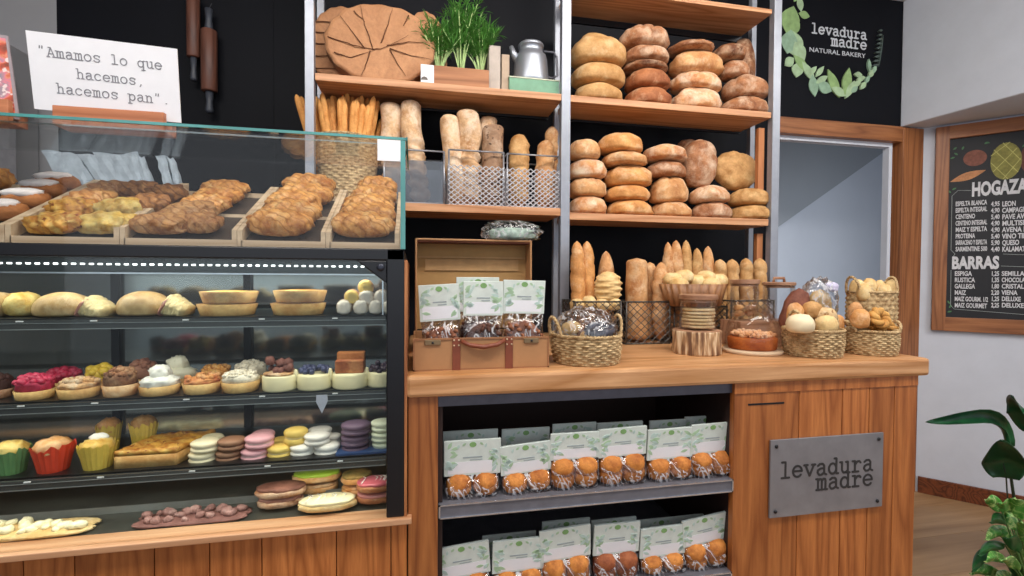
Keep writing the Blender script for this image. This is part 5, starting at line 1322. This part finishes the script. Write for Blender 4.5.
for i, (px, py, w_) in enumerate([(378, 197, 40), (374, 207, 46), (370, 217, 52), (368, 226, 56), (363, 237, 66)]):
    on_tray('plump braided pastry in the rightmost tray, ' + ['farthest back', 'second from back', 'third from back', 'second from front', 'nearest the glass'][i], px, py, w_*.92, .075, .056, C_puff, 80+i, G)

# ------------------------------------------------- inside the display case
def base_pt(x0, x1, y, Yc, z): 
    q = P((x0+x1)/2, y, Yc); w = (P(x1, y, Yc).x-P(x0, y, Yc).x)*CF(q.x, Yc)*1.04
    return Vector((q.x, Yc, z)), w
def hgt(px, py, Y, z): return P(px, py, Y).z - z
M_tart = crust('tart_shell', 'e0b878', 'b98245', None, .4, rough=.6)
M_cchs = plain('cheesecake_cream', 'ece0b4', .5, var=.05)
def tart(name, lab, x0, x1, ytop, shell_h, Yc, z, top, seed, grp, mat_shell=None, ratio=1.0, topkind='lumps', n=34, size=.012, dp=1.0, flat=.0):
    c, w = base_pt(x0, x1, ytop+20, Yc, z); H = hgt((x0+x1)/2, ytop, Yc, z); R = w/2
    t = thing(name, lab, 'pastry', c, (0, 0, seed*.7 % 3 if dp == 1 else 0), grp)
    MB().lathe([(R*.86, 0), (R*.9, .002), (R, shell_h), (R*.95, shell_h), (R*.93, shell_h*.8)], 40, None, (lambda a, z_, i: R*.025*math.sin(18*a)) if mat_shell is None else None, ry=dp).build('shell', mat_shell or M_tart, t, True)
    b = MB(); rnd = random.Random(seed)
    if topkind == 'lumps':
        b.blob(R*1.84, R*1.84*dp, max(.012, H-shell_h-.006), seed, .1, 4, 2, .3, M=TM((0, 0, shell_h-.004)))
        for i in range(n):
            a = rnd.uniform(0, 2*PI); r = R*.82*math.sqrt(rnd.random()); s = size*rnd.uniform(.8, 1.2); k = 1-(r/R)**2
            b.blob(s, s, s*.9, i, .1, n=10, m=6, M=TM((r*math.cos(a), r*math.sin(a)*dp, shell_h-.004+(H-shell_h-size*.6)*(.45+.5*k)), (rnd.uniform(-.5, .5), rnd.uniform(-.5, .5), 0)))
    elif topkind == 'swirl':
        b.blob(R*1.86, R*1.86*dp, (H-shell_h)*.6, seed, .12, 5, 2, .3, M=TM((0, 0, shell_h-.004)))
        b.blob(R*1.1, R*1.0, (H-shell_h)*.75, seed+1, .2, 6, 3, .4, M=TM((R*.1, 0, shell_h+(H-shell_h)*.3)))
    elif topkind == 'flat':
        b.blob(R*1.86, R*1.86*dp, H-shell_h+.006, seed, .06, 4, 2, .3, M=TM((0, 0, shell_h-.004)))
    b.build('topping', top, t, True); return t
# shelf A: filled rolls, tarts, cream horns
zA = SHZ['A']; GA = 'filled pastries on the top case shelf'
C_soft = crust('soft_bread', 'd2b27c', '9c7440', 'e6d3a8', .4, .6, .5, .2)
M_ham = plain('ham_pink', 'c78b78', .5, var=.2); M_lett = plain('pale_filling', 'e3cf9a', .6, var=.2, scale=50)
def sandwich(lab, x0, x1, yt, Yc, seed, cutx=.3, bunmat=None, tail=True):
    c, w = base_pt(x0, x1, 305, Yc, zA); H = hgt((x0+x1)/2, yt, Yc, zA)
    t = thing('filled_roll', lab, 'filled roll', c, (0, 0, 0), GA)
    MB().blob(w*.72, .10, H, seed, .02, 2, 2, .3, None, 36, 18, None, 1.0, .3, .9).build('roll', bunmat or C_soft, t, True, loc=(-w*.13, 0, 0))
    if tail:
        b = MB()
        for i in range(5):
            b.blob(.022, .085, H*(.9-.1*i), seed+i, .12, 5, 2.4, .5, M=TM((w*(.20+.065*i), -.004*i, 0), (0, .35, 0)))
        b.build('filling_slices', M_lett, t, True)
        MB().blob(.010, .08, H*.86, seed+8, .1, 5, 2.5, .5).build('ham', M_ham, t, True, loc=(w*.17, -.008, 0), rot=(0, .45, 0))
    return t
sandwich('large smooth round roll with ham and cheese on the top case shelf, second from left', 31, 116, 292, 1.27, 1)
sandwich('large smooth roll with sliced filling on the top case shelf, beside the stacked tarts', 116, 192, 291, 1.27, 2)
c, w = base_pt(-14, 12, 305, 1.27, zA); tag(MB().blob(w, .08, .055, 7, .03).build('filled_roll', C_soft, None, True, loc=c), 'pale smooth roll cut by the left edge on the top case shelf', 'filled roll', GA)
c, w = base_pt(6, 42, 305, 1.28, zA); tag(MB().blob(w, .08, hgt(22, 292, 1.28, zA), 8, .06, 5).build('omelette_bun', C_chee2, None, True, loc=c), 'bright yellow egg filled bun at the left of the top case shelf', 'filled roll', GA)
G = 'tarts stacked on the top case shelf'
def stackt(x0, x1, yt, names, seed):
    ytm = 304
    for k, (ya, z0) in enumerate(((ytm, zA), (yt, None))):
        pass
    c, w = base_pt(x0, x1, 305, 1.27, zA); H = hgt((x0+x1)/2, yt, 1.27, zA)
    for k in range(2):
        cc = c + Vector((.004*k, 0, H/2*k)); R = w/2*(1.0-.03*k)
        t = thing('round_tart', names[k], 'tart', cc, (0, 0, 0), G)
        MB().lathe([(R*.86, 0), (R*.88, .002), (R, H*.44), (R*.93, H*.46), (R*.91, H*.36)], 44, None, lambda a, z_, i: R*.015*math.sin(24*a)).build('shell', M_tart, t, True)
        b = MB().blob(R*1.84, R*1.84, H*.16, seed+k, .06, 5, 2, .3, M=TM((0, 0, H*.33)))
        b.build('filling', [C_chee2, C_chee][seed % 2], t, True)
stackt(198, 258, 290, ['lower tart of the yellow filled pair at the middle of the top shelf', 'upper tart of the yellow filled pair at the middle of the top shelf'], 2)
stackt(272, 326, 289, ['lower tart of the pair next to the cream horns', 'upper browned tart of the pair next to the cream horns'], 3)
G = 'cream horns piled on the top case shelf'
M_horn = crust('horn_pastry', 'cdb49a', '9b7a62', 'e6dccf', .7)
for i, (px, py, col) in enumerate([(346, 310, 0), (362, 310, 0), (377, 310, 0), (390, 311, 0), (353, 301, 1), (367, 300, 0), (382, 300, 0), (366, 290, 1)]):
    q = P(px, py, 1.25); row = 0 if i < 4 else (1 if i < 7 else 2); z = zA + .019 + row*.024
    t = thing('cream_horn', f'small sugared cream horn in the pile by the black frame, {["bottom row","middle row","top"][row]}, {ORD[i if i<4 else (i-4 if i<7 else 0)]} from left', 'pastry', (P(px, 305, 1.25).x, 1.25+row*.01, z), (0, 0, 0), G)
    MB().lathe([(.0185, 0), (.0195, .006), (.016, .03), (.010, .055), (.003, .075)], 20, TM((0, -.03, 0), (-PI/2, 0, 0)), lambda a, z_, k: .0012*math.sin(z_*500)).build('cone', M_horn if not col else CR['gold'], t, True)
    MB().blob(.032, .016, .032, i, .15, 5).build('cream', plain('piped_cream', 'e9dfd0', .5) if i != 7 and i != 4 else plain('custard_yellow', 'e8c766', .5), t, True, loc=(0, -.034, -.016))
# shelf B: small tarts
zB_ = SHZ['B']; GBt = 'tarts on the second case shelf'
M_rasp = plain('raspberry_red', 'b8304f', .45, var=.25, scale=90, bump=.5)
C_nut = crust('nut_topping', 'cfa06c', '8a5630', 'ecd9bb', .6, 2)
tart('dark_cake', 'dark chocolate cake piece cut by the left edge on the second case shelf', -18, 14, 372, .02, 1.26, zB_, crust('dark_choc', '4a2c26', '2c1815', None), 1, GBt, CR['dark'])
tart('raspberry_tart', 'tart covered in red raspberries at left of the second case shelf', 14, 56, 372, .02, 1.24, zB_, M_rasp, 2, GBt, n=60, size=.014)
tart('raspberry_tart', 'second raspberry tart standing right behind the front raspberry tart', 44, 84, 366, .02, 1.33, zB_, M_rasp, 22, GBt, n=50, size=.014)
tart('nut_tart', 'pale almond topped tart beside the raspberry tart', 57, 102, 376, .022, 1.24, zB_, C_nut, 3, GBt, n=30)
tart('custard_tart', 'yellow custard slice tart behind the almond one', 84, 118, 363, .02, 1.33, zB_, plain('custard_bright', 'e9c33f', .4, var=.15), 4, GBt, n=10, size=.02)
tart('chocolate_nut_cookie', 'brown layered cookie tart with chocolate shavings, left of the white meringue', 102, 139, 365, .026, 1.24, zB_, crust('choc_shavings', '9a6a48', '5b3424', 'c79f78', .5, 2), 5, GBt, CR['gold'], n=26)
tart('praline_tart', 'pinkish praline tart standing behind the chocolate cookie tart', 127, 160, 357, .02, 1.34, zB_, crust('praline', 'b5846c', '8a5444', None), 6, GBt, n=30)
tart('meringue_tart', 'white meringue topped tart in the centre of the second case shelf', 139, 181, 366, .022, 1.24, zB_, plain('meringue', 'e9e6dc', .6, var=.04, bump=.3), 7, GBt, topkind='swirl')
tart('meringue_tart', 'taller white creamy meringue tart behind the front meringue', 162, 197, 357, .02, 1.33, zB_, plain('meringue_cream', 'ede8cf', .6, var=.04), 17, GBt, topkind='swirl')
tart('fruit_tart', 'orange custard tart with a red berry beside the meringue', 183, 222, 372, .024, 1.24, zB_, crust('glazed_orange', 'd99a5a', 'b0573a', 'e6bd88', .4), 8, GBt, n=20)
tart('crumble_tart', 'orange crumble tart behind the red berry tart', 200, 232, 363, .02, 1.33, zB_, C_puff, 9, GBt, n=24)
tart('white_chip_tart', 'tart covered with white chips on chocolate, left of the cheesecakes', 222, 260, 368, .024, 1.24, zB_, plain('white_chips', 'ddd2bd', .6, var=.25, scale=90), 10, GBt, n=70, size=.009)
tart('white_chip_tart', 'white chip tart standing behind the front chip tart', 234, 268, 358, .022, 1.33, zB_, MATS['white_chips'], 20, GBt, n=60, size=.009)
GCk = 'small cheesecakes on the second case shelf'
def cheese(lab, x0, x1, ytop, kind, seed):
    c, w = base_pt(x0, x1, 388, 1.24, zB_); R = w/2; H = hgt((x0+x1)/2, ytop, 1.24, zB_)
    t = thing('cheesecake', lab, 'cake', c, (0, 0, 0), GCk); hb_ = .036
    MB().lathe([(R*.97, 0), (R, .004), (R, hb_-.004), (R*.95, hb_)], 40).build('cake', M_cchs, t, True)
    if kind == 'choc':
        b = MB(); rnd = random.Random(seed)
        for i in range(16): s = rnd.uniform(.014, .024); b.blob(s, s, s, i, .2, 6, n=10, m=6, M=TM((rnd.uniform(-.5, .5)*R, rnd.uniform(-.5, .5)*R, hb_-.004+rnd.uniform(0, 1)*(H-hb_-.018)*(1)), (i, i, 0)))
        b.build('chocolate_chunks', crust('milk_choc_chunk', '7f5146', '54302a', None), t, True)
        MB().blob(R*1.8, R*1.8, .012, 1, .1, 5, 2, .3).build('biscuit_crumb', C_nut, t, True, loc=(0, 0, hb_-.003))
    if kind in ('blue', 'dark'):
        b = MB(); rnd = random.Random(seed)
        for i in range(34): a = rnd.uniform(0, 6.3); r = R*.8*math.sqrt(rnd.random()); s = .013; b.blob(s, s, s*.9, i, .05, n=10, m=6, M=TM((r*math.cos(a), r*math.sin(a), hb_-.002+rnd.uniform(0, 1)*max(.002, (H-hb_-.012))*(1-r/R*.8))))
        b.build('berries', plain('blueberry', '3c4162', .4, var=.35, scale=60) if kind == 'blue' else plain('blackberry', '3a2a3a', .4, var=.35, scale=60), t, True)
    if kind == 'slab':
        for k in range(2):
            MB().box(-R*.78, R*.78, -R*.55+k*.03, -R*.55+.026+k*.03, 0, (H-hb_)*(.62+.3*k)).build('caramel_slice', [crust('caramel_red', 'a95f38', '7e3d22', 'd99c68', .3), crust('caramel_top', 'c9854f', 'a3602f', None)][k], t, False, bev=.003, loc=(0, 0, hb_))
    MB().blob(.012, .012, .03, 2, .1).build('cream_drop', M_cchs, t, True, loc=(R*.93, -.01, hb_-.018))
cheese('small cheesecake topped with milk chocolate chunks', 263, 298, 351, 'choc', 1)
cheese('small cheesecake topped with blueberries and white drizzle', 298, 332, 359, 'blue', 2)
cheese('small cheesecake topped with two caramel brown slices', 333, 368, 351, 'slab', 3)
cheese('small cheesecake with dark berries beside the black frame', 368, 394, 357, 'dark', 4)
# shelf C: muffins in paper, quiche, macarons
zC = SHZ['C']; G = 'paper wrapped muffins on the third case shelf'
def cup(lab, x0, x1, yt, paper, topm, seed):
    c, w = base_pt(x0, x1, 460, 1.243, zC); H = hgt((x0+x1)/2, yt, 1.243, zC); R = w/2; hp = H*.72
    t = thing('cup_muffin', lab, 'muffin', c, (0, 0, 0), G)
    rnd = random.Random(seed); jag = [rnd.uniform(-.004, .010) for _ in range(40)]
    rings = []
    for z, k in ((0, .68), (hp*.5, .82), (hp, 1.0), (hp-.002, .96), (.004, .64)):
        rings.append([((R*k+R*.04*(j % 2))*math.cos(2*PI*j/40), (R*k+R*.04*(j % 2))*math.sin(2*PI*j/40), z+(jag[j]*(1 if k >= .9 else 0))) for j in range(40)])
    MB().loft(rings).build('paper_cup', paper, t)
    MB().blob(R*1.75, R*1.75, H*.5, seed, .14, 5, 2, .5).build('muffin_top', topm, t, True, loc=(0, 0, H*.48))
    return t
cup('muffin in a green paper cup at the left edge of the third case shelf', -8, 32, 440, plain('green_paper', '5f8a55', .6, var=.2), C_chee2, 1)
cup('muffin in a bright red paper cup on the third case shelf', 31, 76, 437, plain('red_paper', 'd8432a', .5, var=.1), CR['orange'], 2)
cup('muffin in a yellow paper wrap with a white cream dot', 78, 118, 437, plain('yellow_paper', 'd9b94e', .6, var=.12), C_chee2, 3)
cup('second yellow wrapped muffin standing behind the front yellow one', 102, 134, 428, MATS['yellow_paper'], CR['corn'], 4).location.y = 1.35
cup('brown topped muffin behind the red paper cup', 62, 92, 432, MATS['yellow_paper'], CR['orange'], 5).location.y = 1.36
c, w = base_pt(92, 104, 440, 1.25, zC); tag(MB().blob(.035, .03, .018, 3, .08).build('cream_dollop', MATS['meringue'], None, True, loc=P(99, 441, 1.25)), 'small round white cream dollop on the yellow wrapped muffin', 'cream')
# quiche slab
a_, b_ = P(114, 466, 1.22), P(176, 458, 1.22); c_, d_ = P(190, 440, 1.36), P(150, 440, 1.36)
t = thing('quiche_slice', 'long golden quiche slice with browned top beside the macarons', 'quiche', (a_.x, 1.22, zC))
w = b_.x-a_.x; hq = P(150, 447, 1.24).z-zC
bq = MB(); N = 24; 
for (zz0, zz1, nm_, mt) in ((0, hq*.7, 'crust', M_tart), (hq*.7, hq, 'browned_top', C_chee)):
    b = MB(); vs, fs = [], []
    for j in range(N+1):
        s = j/N
        for i in range(N+1):
            u = i/N
            x = u*w + s*.035 + .002*noise.noise(Vector((u*9, s*9, 1))); y = s*.13
            vs.append((x, y, zz1+(.006*noise.noise(Vector((u*7, s*7, 5))) if nm_ != 'crust' else 0)))
    for j in range(N):
        for i in range(N): k = j*(N+1)+i; fs.append((k, k+1, k+N+2, k+N+1))
    nb = len(vs); rim = [i for i in range(N+1)] + [j*(N+1)+N for j in range(1, N+1)] + [N*(N+1)+i for i in range(N-1, -1, -1)] + [j*(N+1) for j in range(N-1, 0, -1)]
    vs += [(vs[i][0], vs[i][1], zz0) for i in rim]; L_ = len(rim)
    for k in range(L_): fs.append((rim[k], rim[(k+1) % L_], nb+(k+1) % L_, nb+k))
    fs.append(tuple(nb+k for k in range(L_)))
    b.add(vs, fs).build(nm_, mt, t, True)
# macarons
mc = {'cream': ('eee0bb', 'f0e6cc'), 'brown': ('9a6f55', '6f4636'), 'pink': ('e6aab0', 'f0d0cc'), 'yellow': ('eac86a', 'f2deA0'.lower()), 'white': ('ece6dc', 'f2efe8'), 'purple': ('6a5468', '8f7a90'), 'pale': ('dfe3c6', 'eef0dc')}
GM = 'macarons on the third case shelf'
def macaron(lab, x0, x1, y0, y1, Y, col, tilt=0):
    c = P((x0+x1)/2, y1, Y); w = P(x1, y0, Y).x-P(x0, y0, Y).x; H = P((x0+x1)/2, y0, Y).z-c.z
    t = thing('macaron', lab, 'macaron', c, (0, tilt, 0), GM); A, B = mc[col]
    ms, mf = plain('macaron_'+col, A, .6, var=.06, scale=50), plain('macaron_filling_'+col, B, .6, var=.1)
    MB().blob(w, w*.9, H*.56, 1, .03, 2, 2, .7, up=.8).build('shell', ms, t, True)
    MB().blob(w*.93, w*.84, H*.30, 2, .03, 2, 2, .4, up=.4).build('filling', mf, t, True, loc=(0, 0, H*.36))
    MB().blob(w, w*.9, H*.54, 3, .03, 2, 2, .4, up=.9).build('shell', ms, t, True, loc=(0, 0, H*.46))
for lab, *a in [
    ('cream macaron behind the top one of the left pair', 201, 224, 434, 448, 1.31, 'cream'), ('cream macaron on top of the leftmost pair', 191, 220, 439, 451, 1.25, 'cream'), ('cream macaron at the bottom of the leftmost pair', 189, 217, 450, 462, 1.25, 'cream'),
    ('brown chocolate macaron on top beside the cream pair', 218, 246, 437, 449, 1.25, 'brown'), ('brown chocolate macaron underneath its twin', 216, 242, 449, 460, 1.25, 'brown'),
    ('pink macaron behind the top pink one', 252, 275, 430, 443, 1.31, 'pink'), ('pink macaron lying on the lower pink one', 245, 274, 434, 447, 1.25, 'pink'), ('pink macaron at the bottom', 241, 269, 447, 459, 1.25, 'pink'),
    ('yellow macaron leaning on top of the lower yellow ones', 284, 308, 427, 444, 1.26, 'yellow'), ('yellow macaron half hidden behind the tilted yellow one', 272, 292, 437, 448, 1.31, 'yellow'), ('yellow macaron at the bottom beside the white ones', 267, 292, 444, 457, 1.25, 'yellow'),
    ('white macaron at the very top of the white pile', 308, 332, 427, 437, 1.30, 'white'), ('white macaron on top at the front of the white pile', 304, 330, 432, 444, 1.25, 'white'), ('white macaron at right behind the lower white one', 327, 341, 433, 445, 1.30, 'white'),
    ('white macaron at the bottom left of the white pile', 290, 315, 443, 455, 1.25, 'white'), ('white macaron with a dimple at the bottom right of the white pile', 314, 340, 442, 454.5, 1.25, 'white'),
    ('purple macaron on top of the dark stack', 341, 371, 421, 434, 1.25, 'purple'), ('purple macaron in the middle of the dark stack', 341, 369, 433, 445, 1.25, 'purple'), ('purple macaron at the bottom of the dark stack', 342, 369, 444, 454, 1.25, 'purple'),
    ('pale green macaron on top of the stack by the black frame', 371, 394, 419, 431, 1.25, 'pale'), ('pale green macaron in the middle of the stack by the frame', 371, 394, 430, 441, 1.25, 'pale'), ('pale green macaron at the bottom of the stack by the frame', 372, 394, 440, 451, 1.25, 'pale')]:
    macaron(lab, *a)
tag(MB().box(P(338, 454, 1.25).x, P(395, 454, 1.25).x, 1.21, 1.33, zC, zC+.005).build('cake_board', plain('blue_board', '2f4a78', .4)), 'small blue tray under the purple and pale green macarons', 'tray')
# deck: strudel, chocolate bar, cookies
zD = .714; GD = 'iced cookies on the bottom deck'
def bar(name, lab, xa, xb, ytl, ytr, Y, lump, n_, seed, dep=.07):
    p, q = P(xa, 540, Y), P(xb, 530, Y); L = q.x-p.x; H = (P(xa, ytl, Y).z+P(xb, ytr, Y).z)/2-zD
    t = thing(name, lab, 'pastry', ((p.x+q.x)/2, Y, zD), (0, 0, 0))
    MB().blob(L, dep, H*.75, seed, .05, 4, 5, .4, None, 60, 12).build('pastry_base', CR['pale'] if name != 'chocolate_bar_cake' else crust('choc_base', '8a5f58', '6a443e', None), t, True)
    b = MB(); rnd = random.Random(seed)
    for i in range(int(L/.009)):
        s = rnd.uniform(.014, .026); b.blob(s, s*1.1, s*.7, i, .15, 5, n=10, m=6, M=TM((-L/2+.01+(L-.02)*((i+.5)*.009/L), rnd.uniform(-.3, .3)*dep, H*.42+rnd.uniform(0, .16)*H), (rnd.uniform(-.5, .5), rnd.uniform(-.5, .5), rnd.uniform(0, 3))))
    b.build('topping', lump, t, True)
bar('cream_strudel', 'long cream covered strudel on the bottom deck at the left', -40, 95, 530, 521, 1.235, plain('whipped_cream', 'efe6be', .5, var=.08), 1, 3, .08)
bar('chocolate_bar_cake', 'long pinkish chocolate cake bar covered with shavings on the bottom deck', 137, 250, 519, 510, 1.235, crust('pink_choc', 'a37a72', '6d423e', 'c9a79f', .4, 2), 1, 5)
def cookie(lab, x0, x1, y0, y1, Y, z, base, top, seed, extra=None, rot=0):
    c, w = base_pt(x0, x1, (y0+y1)/2, Y, z); H = .03
    t = thing('iced_cookie', lab, 'cookie', c, (-.10, rot, 0), GD)
    MB().blob(w, .085, H*.8, seed, .04, 3, 2.2, .5).build('cookie_base', base, t, True)
    MB().blob(w*.95, .08, H*.5, seed+1, .04, 3, 2.2, .4).build('icing', top, t, True, loc=(0, 0, H*.45))
    if extra:
        b = MB(); rnd = random.Random(seed)
        for i in range(9):
            x = rnd.uniform(-.36, .36)*w; b.tube([(x, -.03, H*.82), (x+.008, 0, H*.99), (x-.004, .03, H*.85)], .0012, 5)
        b.build('drizzle', extra, t, True)
M_wd = plain('white_drizzle', 'f0ece4', .5)
cookie('oval cookie with brown chocolate topping on the bottom deck', 256, 307, 501, 517, 1.27, zD+.024, CR['brown'], crust('choc_top', '8f5f4f', '5f382e', None), 1)
cookie('oval brown cookie lying under the chocolate topped one', 258, 304, 510, 525, 1.27, zD, CR['brown'], crust('choc_low', 'a5766a', '7a4b42', None), 11)
cookie('cookie with bright lime green icing at the back of the deck', 293, 341, 492, 508, 1.33, zD+.03, CR['orange'], plain('lime_icing', 'a5c63c', .35, var=.1), 2)
cookie('lower cookie supporting the lime green one, mostly hidden', 296, 338, 500, 512, 1.335, zD, CR['orange'], CR['gold'], 12)
cookie('long oval cookie with cream icing and white drizzle in front', 299, 357, 504, 523, 1.23, zD, CR['pale'], plain('cream_icing', 'efe4b8', .4), 3, M_wd)
cookie('golden cookie with chopped green nuts under the black frame corner', 342, 372, 486, 500, 1.30, zD+.03, CR['orange'], crust('nut_green', 'a8874a', '5f5a30', None, .5, 2), 4)
cookie('orange cookie underneath the green nut one', 342, 372, 498, 510, 1.30, zD, CR['orange'], CR['orange'], 14)
cookie('pink iced cookie with white drizzle beside the black frame', 357, 394, 492, 506, 1.25, zD+.028, CR['rust'], plain('pink_icing', 'c9616c', .35, var=.12), 5, M_wd)
cookie('lower pink cookie beneath the drizzled pink one', 357, 394, 502, 514, 1.25, zD, CR['rust'], plain('pink_icing_pale', 'c27c78', .4), 15)
# ------------------------------------------------------------------ lights
def area(name, loc, size, power, color, rot=(0, 0, 0), sy=None):
    l = bpy.data.lights.new(name, 'AREA'); l.energy = power; l.size = size; l.color = color
    if sy: l.shape = 'RECTANGLE'; l.size_y = sy
    o = bpy.data.objects.new(name, l); o.location = loc; o.rotation_euler = rot; COL.objects.link(o); return o
area('ceiling_light', (.9, .55, 2.88), 1.6, 50, (1, .95, .89), (math.radians(35), 0, 0), .5)
area('ceiling_light', (-.8, .3, 2.88), 1.2, 34, (1, .95, .90), (math.radians(35), 0, 0), .5)
area('ceiling_light', (2.6, .3, 2.88), .8, 30, (1, .96, .92), (math.radians(15), 0, 0))
area('shop_window_daylight', (.6, -1.95, 1.95), 9.0, 44, (.88, .93, 1), (math.radians(90), 0, 0), 1.8)
area('corridor_fill', (2.75, 2.5, 1.15), 1.6, 9, (.95, .97, 1), (math.radians(90), 0, 0), 2.0)  # unseen fill panel added in the doorway to light the corridor wall evenly
area('case_light', (-.75, 1.235, 1.312), 1.3, 1.7, (1, .95, .85), (math.radians(-12), 0, 0), .03)
for z in (1.171, .993, .831): area('shelf_fill', (-.75, 1.212, z), 1.3, 1.0 if z > .9 else 1.2, (1, .94, .84), (math.radians(-10), 0, 0), .02)  # fill lights added under each shelf to brighten the pastries below
w = bpy.data.worlds.new('world'); SC.world = w; w.use_nodes = True
w.node_tree.nodes['Background'].inputs[0].default_value = (.75, .82, .95, 1)
w.node_tree.nodes['Background'].inputs[1].default_value = .35
vs = SC.view_settings
vs.view_transform = 'Standard'; vs.look = 'None'; vs.exposure = .12; vs.gamma = 1; vs.use_curve_mapping = False
SC.cycles.max_bounces = 10; SC.cycles.transparent_max_bounces = 32
